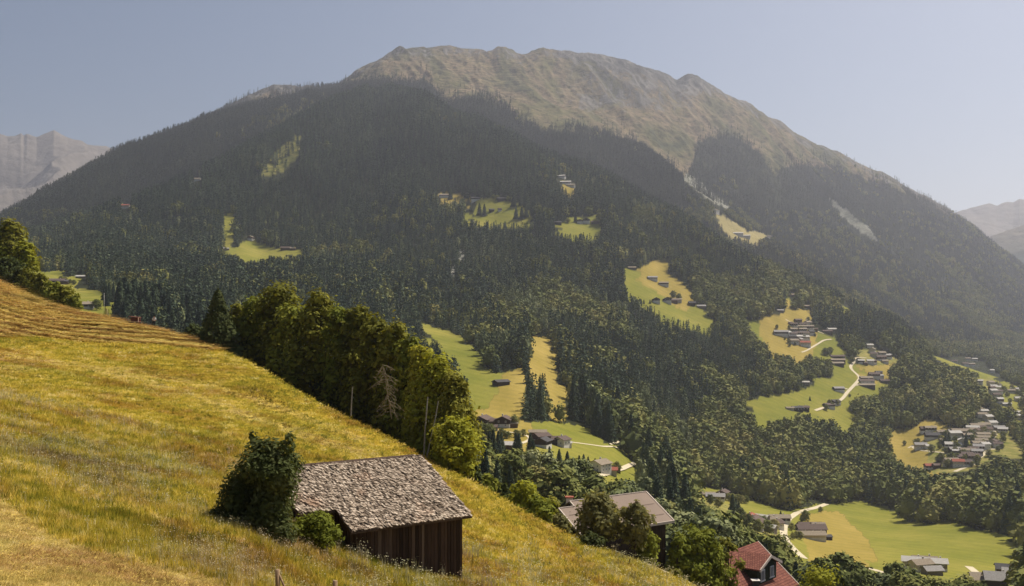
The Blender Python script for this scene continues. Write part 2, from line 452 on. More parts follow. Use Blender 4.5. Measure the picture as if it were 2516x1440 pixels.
tex = mix(nt, 0.5, ramp(nt, mow.outputs["Fac"], [(0.2, (0.93, 0.94, 0.92)), (0.8, (1.05, 1.04, 1.04))]), ramp(nt, nfine, [(0.3, (0.6, 0.65, 0.6)), (0.7, (1.35, 1.3, 1.3))]), 'MULTIPLY')
green = mix(nt, 0.6, green, tex, 'MULTIPLY'); dry = mix(nt, 0.6, dry, tex, 'MULTIPLY'); vill = mix(nt, 0.9, vill, tex, 'MULTIPLY')
cc = mix(nt, attr(nt, "green"), floor_, green)
cc = mix(nt, attr(nt, "dry"), cc, dry)
cc = mix(nt, attr(nt, "village"), cc, vill)
cc = mix(nt, attr(nt, "scree"), cc, scree)
cc = mix(nt, attr(nt, "scrub"), cc, scrub)
nt.links.new(cc, b.inputs["Base Color"])
bump(nt, b, nb, 1.5, 0.4)

# high mountain: forest floor, alpine turf, rock
M_alp, nt, b = mat("alpine_slope", 1.0, 0.03)
fl = objco(nt, (1.0, 0.28, 0.45), (0, 0, -0.35))
co = objco(nt)
m1 = noise(nt, 0.006, 6, 0.6, fl, 0.6); m2 = noise(nt, 0.03, 8, 0.7, co); m3 = noise(nt, 0.022, 7, 0.7, fl, 0.8)
turf = ramp(nt, m1, [(0.30, (0.060, 0.066, 0.034)), (0.43, (0.13, 0.12, 0.055)), (0.56, (0.22, 0.165, 0.10)), (0.70, (0.14, 0.13, 0.05))])
turf = mix(nt, 0.9, turf, ramp(nt, m2, [(0.36, (0.22, 0.26, 0.26)), (0.5, (0.85, 0.85, 0.85)), (0.66, (1.3, 1.3, 1.25))]), 'MULTIPLY')
rock = ramp(nt, m3, [(0.32, (0.035, 0.037, 0.038)), (0.5, (0.10, 0.097, 0.088)), (0.68, (0.22, 0.20, 0.175))])
rk = math_(nt, 'ADD', math_(nt, 'SUBTRACT', m3, 0.5), attr(nt, "rock"))
rkf = ramp(nt, rk, [(0.42, (0, 0, 0)), (0.58, (1, 1, 1))])
al = mix(nt, rkf, turf, rock)
tr = nd(nt, "ShaderNodeTexWave", wave_type='BANDS', bands_direction='Z')
tr.inputs["Scale"].default_value = 0.02; tr.inputs["Distortion"].default_value = 5.0; tr.inputs["Detail"].default_value = 4.0; tr.inputs["Detail Scale"].default_value = 0.8
nt.links.new(co, tr.inputs["Vector"])
al = mix(nt, attr(nt, "terrace"), al, mix(nt, 0.45, al, ramp(nt, tr.outputs["Fac"], [(0.12, (0.35, 0.36, 0.36)), (0.3, (1.1, 1.1, 1.05))]), 'MULTIPLY'))
ff = ramp(nt, m2, [(0.3, (0.02, 0.024, 0.014)), (0.7, (0.05, 0.055, 0.03))])
cc = mix(nt, attr(nt, "alp"), ff, al)
cc = mix(nt, attr(nt, "dry"), cc, (0.34, 0.28, 0.12))
cc = mix(nt, attr(nt, "scree"), cc, ramp(nt, m2, [(0.35, (0.12, 0.125, 0.085)), (0.65, (0.36, 0.345, 0.28))]))
nt.links.new(cc, b.inputs["Base Color"])
bump(nt, b, math_(nt, 'ADD', m2, m3), 12.0, 0.9)

# ------------------------------------------------------------------ mesh helpers
def link(o, parent=None):
    S.collection.objects.link(o)
    if parent is not None:
        o.parent = parent
    return o

def tag(o, label=None, cat=None, group=None, kind=None):
    if label: o["label"] = label
    if cat: o["category"] = cat
    if group: o["group"] = group
    if kind: o["kind"] = kind
    return o

def np_mesh(name, V, Fq, mats, mi=None, attrs=None, smooth=False):
    V = np.ascontiguousarray(V, dtype=np.float32); Fq = np.ascontiguousarray(Fq, dtype=np.int32)
    me = bpy.data.meshes.new(name)
    n, k = Fq.shape
    me.vertices.add(len(V)); me.vertices.foreach_set("co", V.ravel())
    me.loops.add(n * k); me.loops.foreach_set("vertex_index", Fq.ravel())
    me.polygons.add(n)
    me.polygons.foreach_set("loop_start", np.arange(0, n * k, k, dtype=np.int32))
    me.polygons.foreach_set("loop_total", np.full(n, k, dtype=np.int32))
    for m in (mats if isinstance(mats, (list, tuple)) else [mats]):
        me.materials.append(m)
    if mi is not None:
        me.polygons.foreach_set("material_index", np.asarray(mi, dtype=np.int32))
    me.polygons.foreach_set("use_smooth", np.full(n, smooth, dtype=bool))
    for k2, v in (attrs or {}).items():
        a = me.attributes.new(k2, 'FLOAT', 'POINT')
        a.data.foreach_set("value", np.ascontiguousarray(v, dtype=np.float32).ravel())
    me.update(calc_edges=True)
    return me

def grid_faces(mask):
    """quads of the big (u, y) grid, picked by a face mask, with compacted vertices"""
    iu, iy = np.nonzero(mask)
    a = iu * NY + iy
    q = np.stack([a, a + NY, a + NY + 1, a + 1], 1)
    used, inv = np.unique(q, return_inverse=True)
    return used, inv.reshape(q.shape)

PX, PY = topix(GX, GY, Z)
vis = TAN >= RUNEX - 0.006
crestg = R_CREST[:, None]
beyond = GY > crestg + 25
att = {}
for k in RS:
    top = look(RS[k], GX, GY, Z + (14.0 if k in ('green', 'dry') else 0.0))
    att[k] = (look(RS[k], GX, GY, Z) | top) & vis & beyond
att['green'] = att['green'] & ~look(RS['dry'], GX, GY, Z)
tl = np.interp(PX, tlx, tly) + 13 * fbm(PX / 16, GY / 160, 91, 4)
high = GY > R_F7[:, None]
alp = high & (PY < tl) & (GY > R_F8[:, None] - 150)
gul = look(RS['scree'], GX, GY, Z)
rockm = 0.25 + 0.26 * sstep(1300, 1500, PX) * (1 - sstep(1680, 1780, PX)) * (1 - sstep(250, 300, PY)) + 0.25 * (1 - sstep(0, 26, PY - np.interp(PX, *line(F11)[:2]))) \
    + 0.12 * (PX < 830) - 0.16 * sstep(1500, 1600, PX) * sstep(265, 290, PY) * (1 - sstep(1700, 1780, PX))
terr = sstep(1040, 1080, PX) * (1 - sstep(1260, 1330, PX)) * sstep(140, 150, PY) * (1 - sstep(270, 320, PY))

fm_y = (GY[:-1, :-1])
facevis = (RUNEX[:-1, :-1] - TAN[:-1, :-1]) < 0.05
near_f = fm_y < 262
mount_f = (~near_f) & (fm_y > R_F7[:-1, None])
ridge_f = (~near_f) & (~mount_f)
COV = np.stack([GX, GY, Z], -1).reshape(-1, 3)

def mown_mask(x, y):
    px, py = topix(x, y, samp(Z, x, y))
    edge = np.interp(px, [-400, 0, 80, 200, 300, 400, 520, 600], [800, 825, 822, 835, 842, 848, 858, 800]) + 3 * fbm(x / 6, y / 6, 71, 2)
    up = 1 - sstep(0, 5, py - edge)
    lo = sstep(0, 40, py - np.interp(px, [-400, 0, 120, 300, 500, 700, 900], [1050, 1190, 1290, 1350, 1395, 1460, 1600]) + 14 * fbm(x / 4, y / 4, 73, 3))
    strip = 0
    for wd_, k_, pts in ((13, 0.75, [(0,872),(200,900),(400,948),(600,1018),(760,1076),(900,1118),(1010,1135)]), (16, 0.7, [(-200,1060),(0,1128),(150,1188),(330,1252),(500,1312),(620,1340)]), (9, 0.5, [(300,905),(560,960),(760,1030),(900,1085)])):
        a_x, a_y = np.array(pts, float).T
        strip = np.maximum(strip, k_ * np.exp(-((py - np.interp(px, a_x, a_y) - 5 * fbm(x / 5, y / 5, 77, 2)) / wd_) ** 2) * (px < a_x[-1]))
    return np.clip(np.maximum(up * (px < 560) + lo, strip), 0, 1), up
def rows_mask(x, y):
    ph = (y + 0.10 * x + 1.6 * fbm(x / 14, y / 30, 75, 2)) / 4.3
    return 0.5 + 0.5 * np.cos(ph * 2 * math.pi)

sel = GY.ravel() < 300
mw = np.zeros(GX.size); rw = np.zeros(GX.size)
a_, u_ = mown_mask(GX.ravel()[sel], GY.ravel()[sel])
mw[sel] = a_; rw[sel] = rows_mask(GX.ravel()[sel], GY.ravel()[sel]) * u_ * 0.6
Z2 = Z.copy()
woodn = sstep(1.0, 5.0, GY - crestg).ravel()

used, q = grid_faces(near_f)
me = np_mesh("meadow", COV[used], q, M_meadow, smooth=True, attrs={"mown": mw[used], "rows": rw[used], "wood": woodn[used]})
tag(link(bpy.data.objects.new("meadow", me)), "steep golden hay meadow in the foreground", "meadow", kind="structure")
used, q = grid_faces(ridge_f)
me = np_mesh("mountainside", COV[used], q, M_land, smooth=True, attrs={k: att[k].ravel()[used] for k in att})
tag(link(bpy.data.objects.new("hillside", me)), "opposite valley side with terraces of fields under the wooded ridge", "hillside", kind="structure")
used, q = grid_faces(mount_f)
me = np_mesh("mountain", COV[used], q, M_alp, smooth=True, attrs={"alp": (alp | (high & att['scree'] & (PX < 1900))).ravel()[used], "rock": rockm.ravel()[used], "terrace": terr.ravel()[used], "dry": att['dry'].ravel()[used], "scree": (att['scree']).ravel()[used]})
tag(link(bpy.data.objects.new("mountain", me)), "broad bare mountain top rising over the forest", "mountain", kind="structure")

# far ranges
M_far, nt, b = mat("far_rock", 1.0, 0.03)
co = objco(nt, (1, 1, 1.6))
k1 = noise(nt, 0.0035, 7, 0.65, co, 0.5); k2 = noise(nt, 0.012, 6, 0.7, co)
hz = nd(nt, "ShaderNodeSeparateXYZ"); nt.links.new(nd(nt, "ShaderNodeTexCoord").outputs["Object"], hz.inputs[0])
hh = math_(nt, 'ADD', math_(nt, 'MULTIPLY', hz.outputs[2], 0.00115), math_(nt, 'MULTIPLY', k1, 0.45))
fc = ramp(nt, hh, [(0.42, (0.03, 0.045, 0.035)), (0.72, (0.05, 0.06, 0.035)), (0.95, (0.20, 0.165, 0.12)), (1.0, (0.18, 0.155, 0.13))])
fc = mix(nt, ramp(nt, math_(nt, 'ADD', hh, math_(nt, 'MULTIPLY', k2, 0.9)), [(1.72, (0, 0, 0)), (1.95, (1, 1, 1))]), fc, (0.16, 0.155, 0.155))
nt.links.new(mix(nt, 0.6, fc, ramp(nt, k2, [(0.3, (0.5, 0.5, 0.5)), (0.7, (1.3, 1.3, 1.3))]), 'MULTIPLY'), b.inputs["Base Color"])
bump(nt, b, k2, 30, 0.6)

def far_range(name, label, rows, u0, u1, seed, nu=420, nr=150):
    us = np.linspace(u0, u1, nu); px = us * F + CX
    rr = np.array([np.interp(px, *[np.array(c, float) for c in zip(*[(p[0], p[2]) for p in r])]) for r in rows])
    pp = np.array([np.interp(px, *[np.array(c, float) for c in zip(*[(p[0], p[1]) for p in r])]) for r in rows])
    zz = (HZ - pp) / F * rr
    t = np.linspace(0, len(rows) - 1.0001, nr)
    i = t.astype(int); f = (t - i)[:, None]
    y = rr[i] * (1 - f) + rr[i + 1] * f
    z = zz[i] * (1 - f) + zz[i + 1] * f
    x = us[None, :] * y
    edge = np.clip(np.minimum(np.abs(t - (len(rows) - 2)), 1), 0, 1)[:, None]
    rg = 1 - np.abs(fbm(x / 700, y / 900, seed, 5)) * 2
    z = z + (edge * 140 * (rg - 0.55) + 14 * fbm(x / 90, y / 90, seed + 5, 3)) * np.clip(t, 0, 1)[:, None]
    V = np.stack([x, y, z], -1).reshape(-1, 3)
    a = (np.arange(nr - 1)[:, None] * nu + np.arange(nu - 1)[None, :]).ravel()
    me = np_mesh(name, V, np.stack([a, a + 1, a + nu + 1, a + nu], 1), M_far, smooth=True)
    tag(link(bpy.data.objects.new(name, me)), label, "mountain range", kind="structure")
    return V

far_range("far_mountain_range", "pale hazy mountain range at the left end of the valley",
  [[(-400,640,5600),(400,640,5600)], [(-400,500,6300),(0,515,6300),(60,520,6300),(400,540,6300)], [(-400,430,7200),(0,420,7200),(150,410,7200),(400,440,7200)],
   [(-400,350,8000),(-150,330,8000),(-60,345,8000),(0,327,8000),(18,333,8000),(40,330,8000),(52,326,8000),(58,334,8000),(66,328,8000),(78,331,8000),(90,335,8000),(100,330,8000),(115,324,8000),(132,318,8000),
    (150,328,8000),(165,338,8000),(185,344,8000),(205,350,8000),(215,354,8000),(240,357,8000),(262,358,8000),(285,366,8000),(300,360,8000),(322,354,8000),(340,362,8000),(400,380,8000)],
   [(-400,480,9200),(400,480,9200)]], -0.68, -0.345, 101)
far_range("right_distant_range", "faint mountain ridge beyond the right end of the valley",
  [[(2200,760,6200),(3000,760,6200)], [(2200,640,7600),(3000,620,7600)],
   [(2200,560,9000),(2330,530,9000),(2345,523,9000),(2380,512,9000),(2400,508,9000),(2430,499,9000),(2450,502,9000),(2470,497,9000),(2490,496,9000),(2505,488,9000),(2530,490,9000),(2700,440,9000),(3000,420,9000)],
   [(2200,640,10500),(3000,600,10500)]], 0.41, 0.68, 111)
far_range("right_wooded_spur", "blue wooded spur closing the valley at right",
  [[(2300,800,5600),(3000,800,5600)], [(2300,720,6000),(3000,680,6000)],
   [(2300,640,6600),(2400,600,6600),(2440,578,6600),(2480,566,6600),(2516,552,6600),(2600,520,6600),(3000,400,6600)],
   [(2300,700,7400),(3000,560,7400)]], 0.43, 0.68, 121)
# ------------------------------------------------------------------ foliage materials
def leafmat(name, stops, transl=0.0, nscale=0.12, hue=0.5):
    m = bpy.data.materials.new(name); m.use_nodes = True
    nt = m.node_tree; b = nt.nodes["Principled BSDF"]
    b.inputs["Roughness"].default_value = 0.8; b.inputs["Specular IOR Level"].default_value = 0.08
    oi = nd(nt, "ShaderNodeObjectInfo")
    g = nd(nt, "ShaderNodeNewGeometry")
    rnd = nd(nt, "ShaderNodeTexWhiteNoise", noise_dimensions='3D')
    nt.links.new(g.outputs["Position"], rnd.inputs["Vector"])
    n = noise(nt, nscale * 6, 3, 0.7, g.outputs["Position"])
    f = math_(nt, 'ADD', math_(nt, 'MULTIPLY', oi.outputs["Random"], hue), math_(nt, 'MULTIPLY', n, 1 - hue))
    slow = noise(nt, 0.006, 4, 0.65, oi.outputs["Location"])
    f = math_(nt, 'ADD', f, math_(nt, 'MULTIPLY', math_(nt, 'SUBTRACT', slow, 0.5), 1.1 if hue > 0.4 else 0.2), True)
    c = ramp(nt, f, stops)
    nt.links.new(c, b.inputs["Base Color"])
    if transl > 0:
        t = nd(nt, "ShaderNodeBsdfTranslucent")
        nt.links.new(mix(nt, 1.0, c, (1.5, 1.35, 0.7), 'MULTIPLY'), t.inputs[0])
        mx = nd(nt, "ShaderNodeMixShader"); mx.inputs[0].default_value = transl
        nt.links.new(b.outputs[0], mx.inputs[1]); nt.links.new(t.outputs[0], mx.inputs[2])
        nt.links.new(mx.outputs[0], nt.nodes["Material Output"].inputs[0])
    return m

L_conf = leafmat("spruce_needles_far", [(0.15, (0.024, 0.040, 0.024)), (0.45, (0.050, 0.074, 0.040)), (0.7, (0.088, 0.115, 0.055)), (0.9, (0.14, 0.155, 0.075))])
L_conf2 = leafmat("spruce_needles_mountain", [(0.15, (0.028, 0.040, 0.028)), (0.5, (0.050, 0.064, 0.038)), (0.85, (0.085, 0.095, 0.052))])
L_brd = leafmat("broadleaf_far", [(0.1, (0.07, 0.085, 0.022)), (0.45, (0.15, 0.165, 0.04)), (0.75, (0.25, 0.235, 0.065)), (1.0, (0.32, 0.25, 0.09))])
L_pale = leafmat("broadleaf_pale", [(0.1, (0.10, 0.12, 0.05)), (0.5, (0.19, 0.21, 0.085)), (0.9, (0.32, 0.32, 0.15))])
L_near = leafmat("leaves_green", [(0.1, (0.08, 0.10, 0.012)), (0.5, (0.18, 0.20, 0.022)), (0.9, (0.36, 0.34, 0.05))], 0.22, 0.15, 0.25)
L_ash = leafmat("leaves_olive", [(0.1, (0.085, 0.088, 0.012)), (0.5, (0.19, 0.185, 0.022)), (0.9, (0.40, 0.36, 0.06))], 0.22, 0.15, 0.25)
L_birch = leafmat("leaves_yellow_green", [(0.1, (0.16, 0.17, 0.016)), (0.5, (0.32, 0.32, 0.03)), (0.9, (0.52, 0.46, 0.08))], 0.28, 0.15, 0.25)
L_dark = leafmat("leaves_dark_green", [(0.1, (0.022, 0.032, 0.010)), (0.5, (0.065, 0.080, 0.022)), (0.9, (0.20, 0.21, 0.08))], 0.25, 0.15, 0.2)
L_spruce = leafmat("spruce_needles", [(0.1, (0.025, 0.038, 0.012)), (0.5, (0.06, 0.075, 0.022)), (0.9, (0.14, 0.14, 0.045))], 0.0, 0.15, 0.2)
L_fruit = leafmat("fruit_leaves", [(0.1, (0.11, 0.11, 0.04)), (0.5, (0.21, 0.20, 0.075)), (0.9, (0.38, 0.34, 0.15))], 0.4, 0.15, 0.25)
M_bark = plain("bark_brown", (0.10, 0.075, 0.05), 0.4, 6, bd=0.02, stretch=(3, 3, 0.6))
M_birchb = plain("birch_bark", (0.30, 0.27, 0.22), 0.35, 3, bd=0.01, stretch=(1, 1, 4))

# ------------------------------------------------------------------ tree shapes
def tube(p0, p1, r0, r1, n=6):
    p0 = np.array(p0, float); p1 = np.array(p1, float)
    d = p1 - p0; d /= np.linalg.norm(d)
    a = np.cross(d, [0.3, 0.9, 0.1]); a /= np.linalg.norm(a); b = np.cross(d, a)
    t = np.linspace(0, 2 * math.pi, n, endpoint=False)
    c = np.cos(t)[:, None] * a + np.sin(t)[:, None] * b
    V = np.concatenate([p0 + c * r0, p1 + c * r1])
    k = np.arange(n); k2 = (k + 1) % n
    return V, np.stack([k, k2, k2 + n, k + n], 1)

def join(parts):
    Vs, Fs, Ms, o = [], [], [], 0
    for p in parts:
        V, Fq = p[0], p[1]
        Vs.append(V); Fs.append(Fq + o); Ms.append(np.full(len(Fq), p[2] if len(p) > 2 else 0)); o += len(V)
    return np.concatenate(Vs), np.concatenate(Fs), np.concatenate(Ms)

def polytube(pts, r0, r1, n=6):
    out = []
    m = len(pts) - 1
    for k in range(m):
        out.append(tube(pts[k], pts[k + 1], r0 + (r1 - r0) * k / m, r0 + (r1 - r0) * (k + 1) / m, n))
    V, Fq, _ = join(out)
    return V, Fq

def leafquads(C, N, size, g, flat=0.55, aspect=1.5):
    """small leaf quads at C, facing roughly N"""
    n = len(C)
    N = N + g.normal(0, flat, (n, 3)); N /= np.linalg.norm(N, axis=1)[:, None]
    T = np.cross(N, g.normal(0, 1, (n, 3))); T /= np.linalg.norm(T, axis=1)[:, None]
    B = np.cross(N, T)
    s = (size * g.uniform(0.6, 1.4, n))[:, None]
    a = T * s * aspect * 0.5; b = B * s * 0.5
    V = np.stack([C - a, C - b * 0.9, C + a, C + b * 0.9], 1).reshape(-1, 3)
    return V, np.arange(n * 4).reshape(n, 4)

def crown_clusters(seed, H, W, base, k, lean=0.0, top=0.5):
    g = np.random.default_rng(seed)
    cs = []
    for i in range(k):
        t = (i + 0.5) / k
        z = base + (H - base) * (t ** 0.85) * 0.93
        tt = (z - base) / (H - base)
        rad = W * 0.5 * math.sqrt(max(1 - ((tt - (1 - top)) / (top if tt > 1 - top else (1 - top) * 1.15)) ** 2, 0.03))
        a = i * 2.39996 + g.uniform(-0.5, 0.5)
        rr = rad * g.uniform(0.35, 0.95) * (1 - 0.45 * max(tt - 0.6, 0) / 0.4)
        cs.append((math.cos(a) * rr + lean * z, math.sin(a) * rr, z, W * g.uniform(0.10, 0.25) * (1.15 - 0.35 * tt)))
    return np.array(cs)

def broadleaf(seed, H, W, base, k, nleaf, size, top=0.5, lean=0.0, droop=0.0, trunk_r=0.2):
    g = np.random.default_rng(seed)
    cs = crown_clusters(seed, H, W, base, k, lean, top)
    pick = g.integers(0, k, nleaf)
    d = g.normal(0, 1, (nleaf, 3)); d /= np.linalg.norm(d, axis=1)[:, None]
    d[:, 2] = np.where(d[:, 2] < -0.35, -d[:, 2], d[:, 2])
    rr = cs[pick, 3] * (g.uniform(0.25, 1.0, nleaf) ** 0.45) * (1 + 0.25 * g.normal(0, 1, nleaf).clip(-1, 1.6))
    C = cs[pick, :3] + d * rr[:, None] * np.array([1.1, 1.1, 1.15])
    nf = nleaf // 5                                       # the loose outer envelope between the bunches
    e = g.normal(0, 1, (nf, 3)); e /= np.linalg.norm(e, axis=1)[:, None]
    q = g.uniform(0.55, 0.92, nf) * (1 + 0.22 * np.sin(e[:, 0] * 5 + seed) * np.cos(e[:, 2] * 6 + e[:, 1] * 4))
    C[:nf] = e * q[:, None] * np.array([W * 0.46, W * 0.46, (H - base) * 0.5]) + np.array([0, 0, base + (H - base) * 0.5])
    C[:nf, 0] += lean * C[:nf, 2]; d[:nf] = e
    if droop:
        C[:, 2] -= droop * g.uniform(0, 1, nleaf) ** 2
    crown = leafquads(C, d + np.array([0, 0, 0.35]), size * g.uniform(0.7, 1.5, nleaf), g, 0.30)
    parts = [polytube([(0, 0, -0.6), (lean * H * 0.2, 0, H * 0.3), (lean * H * 0.45, 0, H * 0.6), (lean * H * 0.8, 0, H * 0.88)], trunk_r, trunk_r * 0.2)]
    for c in cs[:: max(1, k // 14)]:
        z0 = max(base * 0.8, c[2] * 0.62)
        parts.append(polytube([(lean * z0, 0, z0), (c[0] * 0.55, c[1] * 0.55, z0 + (c[2] - z0) * 0.6), (c[0], c[1], c[2])], trunk_r * 0.35, trunk_r * 0.08, 4))
    V, Fq, _ = join(parts)
    return crown, (V, Fq)

def spruce(seed, H, W, tiers, per, sub, trunk_r=0.22, droop=0.35, fuzz=0, fsize=0.02):
    g = np.random.default_rng(seed)
    Vs, Fs, o = [], [], 0
    for i in range(tiers):
        t = (i + 0.6) / tiers
        z = H * (0.06 + 0.93 * t)
        rad = W * 0.5 * ((1 - t) ** 0.85 * g.uniform(0.82, 1.1) + 0.04)
        nb = max(4, int(per * (1 - 0.45 * t)))
        for j in range(nb):
            a = j * 2 * math.pi / nb + i * 1.1 + g.uniform(-0.2, 0.2)
            L = rad * g.uniform(0.75, 1.15)
            d = np.array([math.cos(a), math.sin(a), 0.0]); s = np.array([-d[1], d[0], 0.0])
            wd = L * 0.34
            p = np.array([0, 0, z])
            for q in range(sub):
                f0 = q / sub; f1 = (q + 1) / sub
                z0 = -droop * L * f0 ** 1.5 + 0.10 * L * f0; z1 = -droop * L * f1 ** 1.5 + 0.10 * L * f1
                w0 = wd * (0.35 + 1.0 * math.sin(math.pi * min(f0 + 0.15, 1)))
                w1 = wd * (0.12 + 0.9 * math.sin(math.pi * min(f1 + 0.05, 1)))
                A = p + d * L * f0; B = p + d * L * f1
                sag = -0.22 * L
                Vs.append(np.array([A + [0, 0, z0], A + s * w0 + [0, 0, z0 + sag], B + s * w1 + [0, 0, z1 + sag * 0.6], B + [0, 0, z1],
                                    A - s * w0 + [0, 0, z0 + sag], B - s * w1 + [0, 0, z1 + sag * 0.6]]))
                Fs.append(np.array([[0, 1, 2, 3], [0, 3, 5, 4]]) + o); o += 6
    if fuzz:
        nf = tiers * per * fuzz
        t = g.uniform(0.02, 0.97, nf) ** 1.25
        rr = W * 0.5 * ((1 - t) ** 0.85 + 0.05) * g.uniform(0.35, 1.02, nf); a = g.uniform(0, 6.283, nf)
        C = np.stack([np.cos(a) * rr, np.sin(a) * rr, H * (0.05 + 0.93 * t) - droop * rr * 0.8], 1)
        lv, lf = leafquads(C, np.stack([np.cos(a), np.sin(a), np.full(nf, 0.5)], 1), fsize * H, g, 0.4, 1.8)
        Vs.append(lv); Fs.append(lf + o); o += len(lv)
    tip = tube((0, 0, H * 0.9), (0, 0, H * 1.02), 0.02 * W, 0.002 * W, 4)
    Fs.append(tip[1] + o); Vs.append(tip[0]); o += len(tip[0])
    return (np.concatenate(Vs), np.concatenate(Fs)), tube((0, 0, -0.04 * H), (0, 0, H * 0.92), trunk_r, trunk_r * 0.12, 7)

def lump(seed, H, W, nl=190):
    """far broadleaf crown: leaf clumps in uneven bunches round a small inner core"""
    bm = bmesh.new(); bmesh.ops.create_icosphere(bm, subdivisions=1, radius=1.0)
    V = np.array([v.co[:] for v in bm.verts]); T = np.array([[v.index for v in f.verts] for f in bm.faces]); bm.free()
    V = V * np.array([W * 0.34, W * 0.34, H * 0.36]) + [0, 0, H * 0.46]
    g = np.random.default_rng(seed)
    k = 15
    cs = crown_clusters(seed, H, W, H * 0.08, k)
    pk = g.integers(0, k, nl)
    d = g.normal(0, 1, (nl, 3)); d /= np.linalg.norm(d, axis=1)[:, None]
    C = cs[pk, :3] + d * (cs[pk, 3] * 1.15 * g.uniform(0.4, 1.0, nl))[:, None]
    C[:, 2] = np.clip(C[:, 2], 0.03 * H, None)
    lq = leafquads(C, d + [0, 0, 0.45], W * 0.135, g, 0.35, 1.2)
    return V, np.concatenate([T, T[:, 2:3]], 1), lq

def far_mesh(name, parts, m):
    Vs, Fs, o = [], [], 0
    for V, Fq in parts:
        Vs.append(V); Fs.append(Fq + o); o += len(V)
    return np_mesh(name, np.concatenate(Vs), np.concatenate(Fs), m)

def tri_to_quadmesh(name, parts, m):
    # np_mesh wants one face size: split every quad into triangles first
    Vs, Fs, o = [], [], 0
    for V, Fq in parts:
        Vs.append(V); Fq = np.asarray(Fq)
        t = Fq[:, [0, 1, 2]]
        t2 = Fq[:, [0, 2, 3]][Fq[:, 2] != Fq[:, 3]] if Fq.shape[1] == 4 else np.zeros((0, 3), int)
        Fs.append(np.concatenate([t, t2]) + o); o += len(V)
    return np_mesh(name, np.concatenate(Vs), np.concatenate(Fs), m)

far_sets = {}
def far_spruce(k, m):
    out = []
    for s in range(k):
        c, t = spruce(200 + s, 1.0, 0.31 + 0.03 * s, 7, 7, 1, 0.012, 0.5, 1, 0.06)
        out.append(tri_to_quadmesh("far_spruce", [c], m))
    return out
def far_broad(k, m):
    out = []
    for s in range(k):
        V, T, lq = lump(300 + s, 1.0, 0.72 + 0.06 * s)
        out.append(tri_to_quadmesh("far_broadleaf", [(V, T), lq], m))
    return out

# ------------------------------------------------------------------ scattering of the uncountable mass
def scatter(name, label, cat, P, rotz, sc, var, meshes):
    colc = bpy.data.collections.new(name + "_kinds")      # never linked to the scene
    for i, me in enumerate(meshes):
        o = bpy.data.objects.new("%s_kind_%02d" % (name, i), me)
        colc.objects.link(o)
    me = bpy.data.meshes.new(name)
    me.vertices.add(len(P)); me.vertices.foreach_set("co", np.ascontiguousarray(P, np.float32).ravel())
    a = me.attributes.new("rz", 'FLOAT', 'POINT'); a.data.foreach_set("value", np.asarray(rotz, np.float32))
    a = me.attributes.new("sc", 'FLOAT_VECTOR', 'POINT'); a.data.foreach_set("vector", np.ascontiguousarray(sc, np.float32).ravel())
    a = me.attributes.new("vi", 'INT', 'POINT'); a.data.foreach_set("value", np.asarray(var, np.int32))
    o = link(bpy.data.objects.new(name, me))
    ng = bpy.data.node_groups.new(name + "_scatter", 'GeometryNodeTree')
    ng.interface.new_socket("Geometry", in_out='INPUT', socket_type='NodeSocketGeometry')
    ng.interface.new_socket("Geometry", in_out='OUTPUT', socket_type='NodeSocketGeometry')
    gi = ng.nodes.new("NodeGroupInput"); go = ng.nodes.new("NodeGroupOutput")
    iop = ng.nodes.new("GeometryNodeInstanceOnPoints")
    ci = ng.nodes.new("GeometryNodeCollectionInfo")
    ci.inputs["Collection"].default_value = colc
    ci.inputs["Separate Children"].default_value = True
    ci.inputs["Reset Children"].default_value = True
    def na_(n, t):
        x = ng.nodes.new("GeometryNodeInputNamedAttribute"); x.data_type = t; x.inputs["Name"].default_value = n
        return [s for s in x.outputs if s.enabled and s.name == "Attribute"][0]
    cx = ng.nodes.new("ShaderNodeCombineXYZ"); ng.links.new(na_("rz", 'FLOAT'), cx.inputs[2])
    ng.links.new(gi.outputs[0], iop.inputs["Points"])
    ng.links.new(ci.outputs[0], iop.inputs["Instance"])
    iop.inputs["Pick Instance"].default_value = True
    ng.links.new(na_("vi", 'INT'), iop.inputs["Instance Index"])
    e2r = ng.nodes.new("FunctionNodeEulerToRotation"); ng.links.new(cx.outputs[0], e2r.inputs[0])
    ng.links.new(e2r.outputs[0], iop.inputs["Rotation"])
    ng.links.new(na_("sc", 'FLOAT_VECTOR'), iop.inputs["Scale"])
    ng.links.new(iop.outputs[0], go.inputs[0])
    md = o.modifiers.new("scatter", 'NODES'); md.node_group = ng
    return tag(o, label, cat, kind="stuff")
# ------------------------------------------------------------------ small building kit
def bm_obj(name, bm, m, parent=None, smooth=False):
    me = bpy.data.meshes.new(name)
    bmesh.ops.recalc_face_normals(bm, faces=bm.faces[:])
    bm.to_mesh(me); bm.free()
    for mm in (m if isinstance(m, list) else [m]):
        me.materials.append(mm)
    if smooth:
        for p in me.polygons: p.use_smooth = True
    return link(bpy.data.objects.new(name, me), parent)

def box(bm, x0, x1, y0, y1, z0, z1, M=None):
    vs = [bm.verts.new((x, y, z)) for x in (x0, x1) for y in (y0, y1) for z in (z0, z1)]
    for f in ((0,1,3,2),(4,6,7,5),(0,4,5,1),(2,3,7,6),(0,2,6,4),(1,5,7,3)):
        bm.faces.new([vs[i] for i in f])
    if M is not None:
        for v in vs: v.co = M @ v.co
    return vs

def prism(bm, pts, vec):
    """polygon pts pushed along vec into a solid"""
    a = [bm.verts.new(p) for p in pts]; b_ = [bm.verts.new(Vector(p) + Vector(vec)) for p in pts]
    bm.faces.new(a); bm.faces.new(b_[::-1])
    n = len(pts)
    for i in range(n):
        bm.faces.new((a[i], b_[i], b_[(i + 1) % n], a[(i + 1) % n]))

